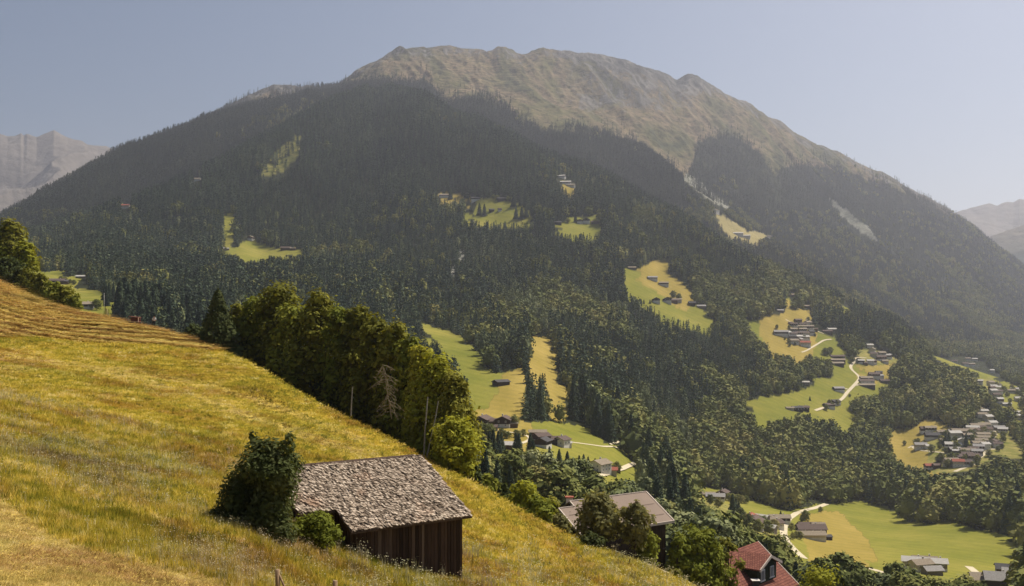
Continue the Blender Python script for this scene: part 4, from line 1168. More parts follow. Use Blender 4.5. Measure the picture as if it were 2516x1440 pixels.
def stand(ylo, yhi, sp, seed):
    x, y, g = candidates(ylo, yhi, sp, seed)
    z = samp(Z, x, y)
    k = (z + 24) / y > samp(RUNEX, x, y) - 0.004
    x, y, z = x[k], y[k], z[k]
    px, py = topix(x, y, z)
    crest = col(R_CREST, x, y); f7 = col(R_F7, x, y); f8 = col(R_F8, x, y); rt = col(R_TOP, x, y)
    # species: conifers up the slopes, broadleaf in the valley and in the gullies
    nz = fbm(x / 130, y / 200, 81, 4); nf = fbm(x / 28, y / 40, 85, 3)
    low = sstep(-40, -150, z)
    pb = 0.10 + 0.9 * sstep(0.16, 0.42, nz + 0.35 * nf + 0.55 * low * sstep(1250, 1800, px) + 0.30 * sstep(560, 820, py) * (1 - 0.5 * low) - 0.12)
    pb = np.where(py < 520, np.clip(pb - 0.2, 0, 1) * 0.3, pb)
    pb = np.where((px > 1880) & (py > 850), 0.86, pb)
    pb = np.where((px > 1700) & (px < 1930) & (py > 690) & (py < 800), 0.9, pb)
    pb = np.where((px > 1520) & (px < 2150) & (py > 1040) & (py < 1250), np.maximum(pb, 0.55), pb)
    brd = g.uniform(0, 1, len(x)) < pb
    h = np.where(brd, 11 + 14 * g.uniform(0, 1, len(x)) ** 1.3, 14 + 17 * g.uniform(0, 1, len(x)) ** 1.2)
    h *= np.where(y > f7, 0.86, 1.0) * (0.68 + 0.62 * vn(x / 75, y / 95, 103))
    # treeline
    tl_ = np.interp(px, tlx, tly) + 13 * fbm(px / 16, y / 160, 91, 4)
    up = (y > f7) & (y > f8 - 150)
    alt = py - tl_
    keep = ~(up & (alt < 0)) | (up & (alt < 0) & (alt > -42) & (g.uniform(0, 1, len(x)) < 0.55 * np.exp(alt / 9.0) * (0.4 + vn(x / 60, y / 60, 93))))
    keep &= ~((y > f7) & (y < f8 - 120) & (px > 830) & (px < 1100) & (py < 224))
    keep &= y < rt + 60
    keep &= ~((px < 1130) & (y < 640))
    patch = (px > 1690) & (px < 1920) & (py > 330) & (py < 520) & (fbm(x / 90, y / 160, 95, 3) > 0.05)
    keep &= ~(patch & (g.uniform(0, 1, len(x)) < 0.75))
    # open land
    for f in (0.0, 0.15, 0.3, 0.45, 0.6, 0.75, 0.9):
        m = look(CLEAR, x, y, z + f * h)
        keep &= ~m
    scb = look(RS['scrub'], x, y, z) & (g.uniform(0, 1, len(x)) < 0.14)
    scr = look(RS['scree'], x, y, z) & (g.uniform(0, 1, len(x)) < 0.30)
    keep |= scb | (scr & (px < 2000))
    keep &= g.uniform(0, 1, len(x)) > np.where(brd, 0.34, 0.05)
    keep &= ~((fbm(x / 22, y / 30, 97, 2) > 0.58) & (y < f7))
    k = keep
    return dict(x=x[k], y=y[k], z=z[k], h=h[k], brd=brd[k], px=px[k], py=py[k], crest=crest[k], f7=f7[k], g=g)

def emit(name, label, cat, D, sel, meshes, width, seed):
    g = np.random.default_rng(seed)
    n = int(sel.sum())
    h = D['h'][sel]
    P = np.stack([D['x'][sel], D['y'][sel], D['z'][sel] - 0.6], 1)
    wd = h * width * g.uniform(0.8, 1.25, n)
    sc = np.stack([wd, wd, h], 1)
    scatter(name, label, cat, P, g.uniform(0, 6.28, n), sc, g.integers(0, len(meshes), n), meshes)

fs = far_spruce(4, L_conf); fs2 = far_spruce(4, L_conf2); fb = far_broad(4, L_brd); fp = far_broad(3, L_pale)
A = stand(262, 1500, 7.0, 11)
B = stand(1500, 3500, 7.0, 12)
Cc = stand(3500, 5300, 9.0, 13)
D = {k: np.concatenate([A[k], B[k], Cc[k]]) for k in ('x', 'y', 'z', 'h', 'brd', 'px', 'py', 'crest', 'f7')}
D['x'], D['y'], D['z'], D['h'] = D['x'], D['y'], D['z'], D['h']
print("trees", len(D['x']), "broadleaf", int(D['brd'].sum()))
app = D['h'] / D['y']
inframe = (D['px'] > -10) & (D['px'] < 2526) & (D['py'] - app * F < 1440)
seen = (D['z'] + D['h'] * 0.8) / D['y'] > samp(RUNEX, D['x'], D['y'])
def top300(m, cnt):
    idx = np.nonzero(m & inframe & seen)[0]
    o = idx[np.argsort(-app[idx])][:cnt]
    r = np.zeros(len(app), bool); r[o] = True
    return r
single_b = top300(D["brd"], 120); single_c = top300(~D["brd"], 210)
rest = ~(single_b | single_c)
mt = D['y'] > D['f7']
pale = D['brd'] & (fbm(D['x'] / 60, D['y'] / 60, 99, 2) > 0.12) & (D['px'] < 1700)
emit("spruce_forest", "dense dark spruce forest covering the wooded ridge", "forest", D, rest & ~D['brd'] & ~mt, fs, 0.95, 1)
emit("mountain_spruce_forest", "hazy spruce forest on the far mountain flank below the treeline", "forest", D, rest & ~D['brd'] & mt, fs2, 0.95, 2)
emit("broadleaf_wood", "broadleaf wood in the valley among the fields", "wood", D, rest & D['brd'] & ~pale, fb, 1.1, 3)
emit("pale_broadleaf_trees", "pale grey-green broadleaf crowns scattered through the spruce forest", "wood", D, rest & D['brd'] & pale, fp, 0.62, 4)
# ------------------------------------------------------------------ nearest trees of the woods, one by one
def unit_mesh(name, parts_mats):
    Vs, Fs, Ms, o, mats = [], [], [], 0, []
    for V, Fq, m in parts_mats:
        if m not in mats: mats.append(m)
        Vs.append(V); Fs.append(Fq + o); Ms.append(np.full(len(Fq), mats.index(m))); o += len(V)
    return np_mesh(name, np.concatenate(Vs), np.concatenate(Fs), mats, mi=np.concatenate(Ms))
mid_b = []
for s in range(4):
    c, t = broadleaf(400 + s, 1.0, 0.78, 0.10, 26, 2300, 0.042, trunk_r=0.022)
    mid_b.append(unit_mesh("broadleaf_tree", [(t[0], t[1], M_bark), (c[0], c[1], L_brd)]))
for s in range(2):
    c, t = broadleaf(410 + s, 1.0, 0.62, 0.12, 22, 2000, 0.040, trunk_r=0.02)
    mid_b.append(unit_mesh("broadleaf_tree", [(t[0], t[1], M_bark), (c[0], c[1], L_pale)]))
mid_s = []
for s in range(4):
    c, t = spruce(420 + s, 1.0, 0.36 + 0.02 * s, 17, 11, 2, 0.012, 0.45, 7, 0.032)
    mid_s.append(unit_mesh("spruce_tree", [(t[0], t[1], M_bark), (c[0], c[1], L_conf)]))

def zone(px, py):
    if px < 420: return "at the foot of the slope behind the left meadow"
    if px < 1170: return "behind the tall tree belt in the centre"
    if py > 1180 and px < 1480: return "between the meadow edge and the farm fields"
    if px < 1480: return "just below the farm lane"
    if px < 1720: return "in the ravine right of the farm fields"
    if py > 1340: return ("behind the grey-roofed house" if px < 1700 else "behind the red-tiled house" if px < 1960 else "right of the bright yellow-green crown" if px < 2240 else "in the bottom right corner")
    if py > 1215: return "around the houses by the curving valley road"
    return "above the wide valley field"
g = np.random.default_rng(5)
def place_single(i, meshes, nm, kindword, width):
    me = meshes[g.integers(0, len(meshes))]
    o = bpy.data.objects.new(nm, me)
    link(o)
    h = float(D['h'][i]); wv = h * width * g.uniform(0.85, 1.2)
    o.location = (D['x'][i], D['y'][i], D['z'][i] - 0.4); o.scale = (wv, wv, h); o.rotation_euler = (0, 0, g.uniform(0, 6.28))
    zn = zone(D['px'][i], D['py'][i])
    if kindword == "broadleaf tree" and me in mid_b[4:]: kindword = "pale-leaved broadleaf tree"
    kindword = ("tall " if h > 19 else "low " if h < 15 else "middle-sized ") + kindword
    tag(o, "%s in the wood %s" % (kindword, zn), "tree", "%ss %s" % (kindword, zn))
for i in np.nonzero(single_b)[0]:
    place_single(i, mid_b, "broadleaf_tree", "broadleaf tree", 1.0)
for i in np.nonzero(single_c)[0]:
    place_single(i, mid_s, "spruce_tree", "dark spruce", 1.0)

# trees standing free on the fields
def lone(px, py, h, kind, label, group=None, wd=1.0, ymin=262):
    x, y, z = hit(px, py, ymin)
    ms = {'b': mid_b[:4], 'p': mid_b[4:], 's': mid_s}[kind]
    o = link(bpy.data.objects.new("spruce_tree" if kind == 's' else "broadleaf_tree", ms[g.integers(0, len(ms))]))
    o.location = (x, y, z - 0.2); o.scale = (h * wd, h * wd, h); o.rotation_euler = (0, 0, g.uniform(0, 6.28))
    tag(o, label, "tree", group)
lone(237,762,9,'b',"round tree right beside the pale-roofed chalet on the left field", wd=1.3)
for i, (a, b_) in enumerate([(258,738),(268,742),(279,742),(290,748),(262,752)]):
    lone(a, b_, 19, 's', "tall spruce standing free on the right edge of the left green field", "spruces on the left green field")
for i, (a, b_) in enumerate([(150,690),(160,692),(172,698),(182,700)]):
    lone(a, b_, 6, 'b', "small bushy tree around the dark chalets on the left field", "bushes around the left chalets", 1.3)
for i, (a, b_, h) in enumerate([(1186,1072,8),(1198,1074,8),(1206,1070,7)]):
    lone(a, b_, h, 'b', "garden tree in the group below the left farmhouse", "garden trees below the farmhouses", 1.2)
for a, b_ in [(1232,1070),(1240,1076),(1248,1078),(1268,1074),(1274,1076),(1286,1072)]:
    lone(a, b_, 4.6, 'b', "small round orchard tree inside the lane loop", "orchard trees inside the lane loop", 1.2)
lone(1264,1050,8,'b',"reddish brown tree right of the farmhouses above the lane", wd=1.0)
for a, b_, h in [(1203,1112,12),(1212,1114,13),(1224,1113,12),(1232,1110,11),(1268,1112,11),(1275,1113,11),(1303,1116,12),(1310,1118,9)]:
    lone(a, b_, h, 's', "dark spruce standing up in front of the farm fields below the lane", "spruces below the farm lane", 1.3)
for a, b_, h in [(1350,1142,10),(1374,1148,10),(1394,1153,10),(1423,1158,9),(1434,1160,10),(1445,1161,9),(1462,1150,6)]:
    lone(a, b_, h, 's', "spruce in the row along the lower edge of the green farm field", "spruces along the lower field edge", 1.3)
lone(1515,1163,7,'b',"single round tree beside the lower road at the field foot", wd=1.1)
lone(1107,489,24,'s',"spruce at the left tip of the upper clearing", wd=1.2)
lone(1262,508,26,'s',"dark spruce on the dry right part of the upper clearing", wd=1.4)
for a, b_ in [(1178,528),(1190,530),(1268,538),(1282,538),(1293,534)]:
    lone(a, b_, 24, 's', "pointed spruce on the lower edge of the upper clearing", "spruces on the lower edge of the upper clearing", 1.3)
for a, b_ in [(1212,489),(1222,490),(1248,493),(1258,495)]:
    lone(a, b_, 9, 'b', "low bush along the top edge of the upper clearing", "bushes along the upper clearing", 1.3)
lone(1414,546,18,'s',"spruce left of the gabled chalets in the small right clearing", wd=1.2)
lone(1395,548,9,'b',"bush in the middle of the small right clearing", wd=1.4)
lone(1654,734,13,'b',"round tree behind the dark chalets below the bright field, left one", wd=1.1)
lone(1668,738,11,'b',"round tree behind the dark chalets below the bright field, right one", wd=1.1)
for a, b_ in [(1575,744),(1582,746),(1597,746)]:
    lone(a, b_, 7, 's', "small conifer left of the dark chalets below the bright field", "small conifers left of the chalets", 1.4)
lone(1958,758,24,'b',"big dark tree standing in the upper hamlet meadow", wd=0.9)
lone(1986,788,7,'b',"round tree beside the lane above the hamlet", wd=1.2)
lone(1909,808,7,'b',"little tree left of the hamlet", wd=1.0)
for a, b_ in [(2026,872),(2032,873),(2040,870)]:
    lone(a, b_, 11, 'b', "dark garden tree left of the three long farm buildings", "garden trees left of the long farm buildings", 1.1)
lone(2093,892,10,'b',"dark round tree at the top bend of the winding road", wd=1.3)
lone(2088,975,4,'b',"little bush on the slope right of the winding road", wd=1.2)
lone(1990,984,6,'s',"tiny lone conifer on the terrace field", wd=1.6)
for a, b_ in [(2030,1008),(2045,1004),(2056,996),(2038,996)]:
    lone(a, b_, 8, 'b', "tree over the farm buildings at the lower road bend", "trees at the lower road bend", 1.1)
for a, b_, h in [(1800,1268,16),(1808,1268,13),(1815,1272,12)]:
    lone(a, b_, h, 's', "dark pointed spruce at the left edge of the valley bottom field", "spruces at the valley bottom field", 1.2)
for a, b_ in [(1790,1231),(1800,1232),(1812,1234),(1822,1236),(1833,1237)]:
    lone(a, b_, 7, 'b', "bush in the row on the upper edge of the valley bottom field", "bushes right of the brown gabled house", 1.2)
lone(1979,1284,10,'b',"dark tree standing free inside the road curve, the largest there", wd=1.0)
for a, b_, h in [(1970,1283,5),(1945,1304,6),(1948,1326,5),(1966,1326,6),(1958,1322,5)]:
    lone(a, b_, h, 'b', "small tree on the grass inside the curving valley road", "small trees inside the road curve", 1.1)
lone(1918,1279,8,'s',"dark conifer above the long house nearest to the curving road", wd=1.3)
lone(2016,1258,5,'b',"little bush on the field right of the curving road", wd=1.2)
for a, b_, h in [(2222,1094,6),(2249,1092,7),(2256,1090,7),(2289,1112,10),(2312,1136,11),(2338,1135,11)]:
    lone(a, b_, h, 'b', "round garden tree in the left part of the terrace village", "garden trees of the terrace village", 1.1)
for a, b_, h in [(2324,1094,16),(2331,1096,17),(2366,1096,14),(2374,1098,17)]:
    lone(a, b_, h, 's', "tall dark conifer between the middle roofs of the terrace village", "tall conifers of the terrace village", 1.2)
for a, b_, h in [(2398,1086,7),(2392,1082,7),(2440,1088,8),(2447,1092,8),(2458,1094,7),(2462,1102,6),(2355,1104,7),(2385,1105,7)]:
    lone(a, b_, h, 'b', "leafy garden tree in the right part of the terrace village", "garden trees right in the terrace village", 1.2)
vg = np.random.default_rng(44)
for q in range(46):
    a, b_ = vg.uniform(2290, 2470), vg.uniform(1062, 1150)
    if b_ > 1150 - (a - 2400) * 0.35 * (a > 2400) or b_ < 1062 + (2330 - a) * 0.3 * (a < 2330): continue
    lone(a, b_, vg.uniform(5, 9), 'b', "leafy tree between the roofs of the right terrace village", "trees between the village roofs", 1.2)
for q in range(16):
    lone(vg.uniform(1925, 2005), vg.uniform(795, 852), vg.uniform(4, 8), 'b', "small leafy tree between the roofs of the sloping hamlet", "trees between the hamlet roofs", 1.1)
for q in range(22):
    lone(vg.uniform(2425, 2514), vg.uniform(945, 1035), vg.uniform(7, 13), 'b', "leafy tree among the houses of the far right settlement", "trees of the far right settlement", 1.1)
for a, b_, h in [(1745,1240,8),(1765,1248,8),(1820,1280,9),(1838,1296,9),(1866,1296,8),(1877,1292,7),(1903,1304,8),(1885,1312,9),(1862,1310,9)]:
    lone(a, b_, h, 'b', "leafy tree between the houses left of the curving valley road", "garden trees left of the curving road", 1.1)
# ------------------------------------------------------------------ foreground trees
def ground_at(px, depth):
    x = (px - CX) / F * depth
    return x, depth, gz(x, depth)

def tree(px, depth, top, wpx, kind, name, label, group=None, seed=None, base=None, n=5200, size=0.34, topf=0.5, lean=0.0, droop=0.0, k=34, cat="tree", basef=0.02, bark=None, h_extra=0.0):
    x, y, z = ground_at(px, depth)
    H = (HZ - top) / F * depth - z
    W = wpx / F * depth
    if group == BELT and kind != 'spruce' and cat == "tree": W *= 1.28; n = int(n * 1.5); k += 12; size *= 0.95
    seed = seed or int(px * 7 + top)
    if kind == 'spruce':
        c, t = spruce(seed, H, W * 1.1, 24, 16, 4, 0.22, 0.4, 22, 0.020)
        lm = L_spruce
    else:
        lm = {'near': L_near, 'ash': L_ash, 'birch': L_birch, 'dark': L_dark, 'fruit': L_fruit}[kind]
        c, t = broadleaf(seed, H, W, H * basef, k, n, size, topf, lean, droop, 0.02 * H)
    o = empty(name, (x, y, z - 0.1), R(seed % 360) if lean == 0 else 0)
    tag(o, label, cat, group)
    link(bpy.data.objects.new("crown", np_mesh("crown", c[0], c[1], lm)), o)
    link(bpy.data.objects.new("trunk", np_mesh("trunk", t[0], t[1], bark or M_bark, smooth=True)), o)
    return o

BELT = "trees of the belt behind the hay meadow"
tree(536,138,702,112,'spruce',"spruce_tree","tall dark spruce at the upper left end of the tree belt",BELT)
tree(478,150,798,66,'dark',"broadleaf_shrub","low dark shrub left of the spruce at the meadow crest",BELT,n=2200,size=0.26,k=14,cat="shrub",basef=0.0)
tree(505,143,815,60,'dark',"broadleaf_shrub","dark bush at the foot of the tall spruce",BELT,n=1800,size=0.26,k=12,cat="shrub",basef=0.0)
tree(592,144,744,84,'ash',"broadleaf_tree","olive round tree directly right of the tall spruce",BELT)
tree(628,142,716,86,'near',"broadleaf_tree","green tree third from the left in the belt",BELT)
tree(683,140,690,118,'ash',"broadleaf_tree","big olive tree with the highest crown of the belt",BELT,n=7500,k=44)
tree(728,134,742,100,'near',"broadleaf_tree","darker tree in the dip between the two highest crowns",BELT)
tree(788,133,706,112,'ash',"broadleaf_tree","brownish olive tree with the second highest crown of the belt",BELT,n=7000,k=40)
tree(838,129,738,90,'near',"broadleaf_tree","green tree right of the second highest crown",BELT)
T_mid = tree(880,128,733,104,'ash',"broadleaf_tree","olive tree in the middle of the belt",BELT,n=6500,k=38)
tree(925,124,762,100,'ash',"broadleaf_tree","olive tree right of the belt middle",BELT)
tree(968,121,772,96,'ash',"broadleaf_tree","olive tree above the dead branches",BELT,n=6000)
tree(1004,118,808,84,'near',"broadleaf_tree","dark green tree above the right part of the belt",BELT)
tree(1034,115,832,86,'birch',"birch_tree","bright yellow-green tree near the right end of the belt",BELT,n=6000,size=0.28,droop=1.0,topf=0.7,bark=M_birchb)
T_gold = tree(1078,112,862,104,'birch',"birch_tree","golden birch with hanging twigs at the right end",BELT,n=7000,size=0.28,droop=1.6,topf=0.7,bark=M_birchb,basef=0.25)
T_edge = tree(1118,110,905,92,'ash',"birch_tree","brownish birch forming the right edge of the belt",BELT,n=6500,size=0.28,droop=1.6,topf=0.72,bark=M_birchb,basef=0.22)
tree(1138,112,972,56,'ash',"birch_tree","narrow birch outermost on the right edge of the belt",BELT,n=2600,size=0.28,droop=1.2,topf=0.7,bark=M_birchb,basef=0.2)
tree(1118,103,1028,98,'birch',"broadleaf_tree","low light-green tree standing in front of the birches",BELT,n=5200,size=0.24,droop=0.5,k=26)
tree(1085,105,1085,56,'dark',"broadleaf_shrub","dark shrub beside the foot of the white birch trunks",BELT,n=1500,size=0.24,k=10,cat="shrub",basef=0.0)
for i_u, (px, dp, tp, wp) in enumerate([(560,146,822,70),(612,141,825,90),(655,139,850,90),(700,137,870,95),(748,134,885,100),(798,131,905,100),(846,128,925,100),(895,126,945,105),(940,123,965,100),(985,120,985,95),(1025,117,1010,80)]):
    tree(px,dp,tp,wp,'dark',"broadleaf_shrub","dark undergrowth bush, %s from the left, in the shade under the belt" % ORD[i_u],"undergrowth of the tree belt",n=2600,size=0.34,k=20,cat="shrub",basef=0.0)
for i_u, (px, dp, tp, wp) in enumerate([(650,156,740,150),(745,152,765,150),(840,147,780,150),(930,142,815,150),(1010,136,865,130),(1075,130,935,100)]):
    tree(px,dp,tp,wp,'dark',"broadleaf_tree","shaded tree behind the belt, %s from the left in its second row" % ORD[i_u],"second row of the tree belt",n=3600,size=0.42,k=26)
# tall white stems and dead branches that show against the shade
def stem(name, label, pts, depth, r0, r1, m, twigs=0, tl=2.0, up=0.2, group=None, cat="tree", seed=3, parent=None):
    P = [np.array([(px - CX) / F * (depth + dd), depth + dd, (HZ - py) / F * (depth + dd)]) for px, py, dd in pts]
    g_ = np.random.default_rng(seed)
    base = P[0].copy()
    parts = [polytube([p - base for p in P], r0, r1, 7)]
    for i in range(twigs):
        t = g_.uniform(0.15, 1.0) * (len(P) - 1.001); k = int(t)
        p = P[k] * (1 - t + k) + P[k + 1] * (t - k) - base
        a = g_.uniform(0, 6.28); L = tl * g_.uniform(0.4, 1.0)
        d = np.array([math.cos(a), math.sin(a) * 0.6, up + g_.uniform(-0.3, 0.25)])
        m1 = p + d * L * 0.5; e = p + d * L + np.array([0, 0, -0.25 * L])
        parts.append(polytube([p, m1, e], r1 * 1.1, 0.02, 4))
        for q in range(3):
            s_ = p + (e - p) * g_.uniform(0.3, 0.95)
            parts.append(polytube([s_, s_ + g_.normal(0, 0.32, 3) * L * 0.5 + np.array([0, 0, -0.1])], 0.028, 0.012, 3))
    V, Fq, _ = join(parts)
    o = link(bpy.data.objects.new(name, np_mesh(name, V, Fq, m, smooth=True)))
    if parent is not None:
        o.parent = parent; rz_ = parent.rotation_euler.z
        o.location = Matrix.Rotation(-rz_, 3, "Z") @ (Vector(base) - parent.location); o.rotation_euler.z = -rz_
        return o
    o.location = base
    return tag(o, label, cat, group)
M_dead = plain("dead_wood", (0.27, 0.215, 0.14), 0.25, 3, bd=0.01)
stem("stem", None, [(1041,1128,0),(1044,1060,0.2),(1048,1010,0.3),(1051,975,0.6)], 106.3, 0.10, 0.06, M_birchb, parent=T_gold)
stem("stem", None, [(1046,1132,0),(1058,1080,0.2),(1070,1025,0.3),(1077,985,0.6)], 106, 0.085, 0.05, M_birchb, parent=T_gold)
stem("stem", None, [(1068,1140,0),(1078,1090,0.2),(1084,1055,0.3)], 105, 0.08, 0.05, M_birchb, parent=T_edge)
stem("stem", None, [(862,1022,0),(864,980,0.1),(866,950,0.2)], 111.5, 0.08, 0.05, M_birchb, parent=T_mid)
stem("dead_tree", "dead tree with bare pale branches in front of the belt's shade", [(962,1030,0),(956,990,0),(948,940,0.2),(940,895,0.4)], 108.5, 0.05, 0.03, M_dead, twigs=46, tl=1.8, up=-0.3, seed=11)

LEFT = "trees behind the meadow crest at the left edge"
tree(28,232,540,104,'ash',"broadleaf_tree","tall olive tree at the left edge of the photo",LEFT,n=6500,size=0.5)
tree(-45,230,560,130,'near',"broadleaf_tree","tree cut off by the left edge",LEFT,n=4000,size=0.5)
tree(62,228,588,62,'birch',"broadleaf_tree","brighter green tree leaning right beside the tall olive one",LEFT,n=3600,size=0.42)
tree(22,222,632,92,'dark',"broadleaf_tree","dark lower tree in front of the tall olive one",LEFT,n=3800,size=0.42)
for i, (px, dp, tp, wp, kd, lb) in enumerate([(70,214,664,66,'ash',"first bush on the meadow crest right of the tall trees"),(102,210,672,64,'ash',"olive bush second right of the tall trees at left"),(132,204,692,64,'near',"green bush in the middle of the crest hedge"),
        (160,199,702,60,'ash',"olive bush in the right half of the crest hedge"),(182,194,722,40,'near',"lowest bush at the right end of the crest hedge"),(45,216,655,60,'dark',"dark bush at the foot of the tall trees at left")]):
    tree(px,dp,tp,wp,kd,"broadleaf_shrub",lb,"hedge on the left meadow crest",n=2600,size=0.34,k=18,cat="shrub",basef=0.0)

RIGHT = "bushes below the right end of the meadow"
for (px, dp, tp, wp, kd, lb) in [(1192,106,1165,72,'near',"green bush at the meadow rim right of the low light tree"),(1232,107,1188,66,'dark',"darker bush second on the meadow rim"),
        (1285,104,1192,104,'birch',"broad bright green bush in the middle of the meadow rim"),(1318,100,1228,92,'near',"green bush with the lowest branches on the meadow rim"),(1352,106,1222,66,'ash',"olive bush next to the grey-roofed house"),
        (1375,98,1268,50,'fruit',"reddish low bush at the left corner of the grey-roofed house"),(1160,104,1140,50,'dark',"dark bush between the light tree and the meadow rim")]:
    tree(px,dp,tp,wp,kd,"broadleaf_shrub",lb,RIGHT,n=4200,size=0.24,k=26,cat="shrub",basef=0.0)
tree(1472,96,1216,116,'fruit',"fruit_tree","larger fruit tree in front of the grey roof",None,n=4600,size=0.24,k=40,basef=0.2,topf=0.6)
tree(1560,94,1234,84,'fruit',"fruit_tree","smaller fruit tree in front of the right part of the grey roof",None,n=2200,size=0.23,k=20,basef=0.25,topf=0.6)
tree(1592,95,1298,64,'near',"broadleaf_shrub","bush under the smaller fruit tree",None,n=2200,size=0.22,k=14,cat="shrub",basef=0.0)
tree(1452,91,1312,56,'dark',"broadleaf_shrub","dark bush at the lower left corner of the grey roof",None,n=1700,size=0.22,k=12,cat="shrub",basef=0.0)
tree(1718,108,1300,150,'near',"broadleaf_tree","broad green tree crown right of the grey-roofed house",None,n=7000,size=0.24,k=44)
tree(1665,106,1302,60,'near',"broadleaf_shrub","low bush between the grey house and the broad green tree",None,n=1800,size=0.24,k=12,cat="shrub",basef=0.0)
tree(1790,110,1312,70,'ash',"broadleaf_shrub","bush at the right side of the broad green tree",None,n=2200,size=0.24,k=14,cat="shrub",basef=0.0)
tree(2015,98,1392,150,'birch',"broadleaf_tree","bright yellow-green tree crown right of the red-tiled house",None,n=7000,size=0.22,k=44)
tree(2075,104,1398,80,'dark',"broadleaf_tree","darker tree right of the bright yellow-green crown",None,n=3000,size=0.26,k=20)
tree(1660,92,1396,34,'ash',"broadleaf_shrub","small brown bush on the meadow left of the red-tiled house",None,n=900,size=0.16,k=8,cat="shrub",basef=0.0)

# the dark tree leaning over the barn
x_, y_, z_ = ground_at(640, 46)
o = empty("elder_tree", (x_, y_, z_ - 0.1), 0)
tag(o, "large dark bushy tree growing against the left end of the barn", "tree")
cl = []
spec = [(622,1062,12),(628,1085,20),(712,1068,14),(704,1090,22),(660,1100,34),(640,1112,40),(690,1112,38),(620,1140,44),(665,1135,52),(715,1135,34),(600,1170,46),(650,1165,56),(692,1168,46),(580,1195,40),(625,1200,56),(680,1205,56),(700,1192,26),
        (572,1225,40),(610,1235,56),(660,1240,60),(672,1240,40),(560,1250,36),(600,1265,54),(650,1275,58),(672,1275,44),(545,1255,26),(590,1290,44),(640,1305,50),(690,1300,40),(560,1275,30),(528,1258,16),(670,1160,50)]
g = np.random.default_rng(77)
for (a, b_, r_) in spec:
    dd = y_ + g.uniform(-1.0, 1.0)
    cl.append(((a - CX) / F * dd - x_, dd - y_, (HZ - b_) / F * dd - z_, r_ / F * dd))
cl = np.array(cl)
nl = 17000
pk = g.choice(len(cl), nl, p=cl[:, 3] ** 2 / (cl[:, 3] ** 2).sum())
d = g.normal(0, 1, (nl, 3)); d /= np.linalg.norm(d, axis=1)[:, None]
C = cl[pk, :3] + d * (cl[pk, 3] * g.uniform(0.2, 1.12, nl) ** 0.5)[:, None]
C[:, 2] = np.maximum(C[:, 2], 0.05)
V, Fq = leafquads(C, d + [0, 0, 0.5], 0.115, g, 0.38, 1.9)
link(bpy.data.objects.new("crown", np_mesh("crown", V, Fq, L_dark)), o)
parts = [polytube([(0.2, 0, -0.4), (0.2, 0, 1.2), (0.4, 0.1, 2.6), (0.9, 0, 4.0)], 0.14, 0.03)]
for c in cl[::3]:
    parts.append(polytube([(0.2, 0, 0.5), (c[0] * 0.5 + 0.1, c[1] * 0.5, c[2] * 0.6 + 0.3), tuple(c[:3])], 0.06, 0.015, 4))
V, Fq, _ = join(parts)
link(bpy.data.objects.new("trunk", np_mesh("trunk", V, Fq, M_bark, smooth=True)), o)
tree(772,48.5,1268,124,'near',"broadleaf_shrub","bright green bush in front of the barn's recessed corner",None,n=5200,size=0.10,k=26,cat="shrub",basef=0.0)
tree(700,46.0,1308,50,'dark',"broadleaf_shrub","low dark bush between the dark tree and the bright bush",None,n=1800,size=0.10,k=12,cat="shrub",basef=0.0)

# ------------------------------------------------------------------ the two roofs seen from above: shared helpers
def ray_plane(px, py, P0, N):
    d = Vector(((px - CX) / F, 1.0, (HZ - py) / F))
    return d * (P0.dot(N) / d.dot(N))

def in_poly(x, y, poly):
    c = False; n = len(poly)
    for i in range(n):
        xa, ya = poly[i]; xb, yb = poly[(i + 1) % n]
        if (ya > y) != (yb > y) and x < (xb - xa) * (y - ya) / (yb - ya) + xa: c = not c
    return c

# ------------------------------------------------------------------ barn
a_ = R(36.4)
bd_ = Vector((math.cos(a_), math.sin(a_), 0)); bn_ = Vector((math.sin(a_), -math.cos(a_), 0))
pit = math.tan(R(27.4))
ridge_r = Vector((-5.39, 59.97, -7.69))
sl = (bn_ + Vector((0, 0, -pit)))
Nr = bd_.cross(sl).normalized()
if Nr.z < 0: Nr = -Nr
def st(px, py):
    p = ray_plane(px, py, ridge_r, Nr) - ridge_r
    return p.dot(bd_), p.dot(bn_)
outline = [st(*p) for p in [(1035,1118),(1160,1268),(865,1308),(824,1254),(736,1266),(662,1152)]]
outline[0] = (0.0, 0.0); outline[5] = (outline[5][0], 0.0)
W1 = (outline[1][1] + outline[2][1]) / 2; W2 = (outline[3][1] + outline[4][1]) / 2
sN = (outline[2][0] + outline[3][0]) / 2; sL = min(outline[4][0], outline[5][0])
sR = max(outline[1][0], 0.0)
near_poly = [(sR, -0.05), (sR, W1), (sN, W1), (sN, W2), (sL, W2), (sL, -0.05)]
print("barn", near_poly)
barn = empty("hay_barn", (ridge_r.x, ridge_r.y, gz(ridge_r.x, ridge_r.y)), 0)
tag(barn, "old hay barn with grey wooden shingle roof standing on the meadow slope", "barn")
B0 = Vector(barn.location)
def bp(s, t, z):           # barn plan coordinates to the barn's own space
    return bd_ * s + bn_ * t + Vector((ridge_r.x, ridge_r.y, z)) - B0
M_shing, nt, b = mat("weathered_shingles", 0.95, 0.05)
rn = nd(nt, "ShaderNodeAttribute", attribute_name="tone").outputs["Fac"]
co = objco(nt)
big = noise(nt, 0.45, 3, 0.6, co)
cA = ramp(nt, rn, [(0.0, (0.05, 0.036, 0.026)), (0.3, (0.19, 0.145, 0.105)), (0.65, (0.38, 0.30, 0.225)), (1.0, (0.60, 0.49, 0.375))])
cB = mix(nt, ramp(nt, big, [(0.56, (0, 0, 0)), (0.72, (0.6, 0.6, 0.6))]), cA, mix(nt, 1.0, cA, (1.0, 0.72, 0.58), 'MULTIPLY'))
nt.links.new(cB, b.inputs["Base Color"])
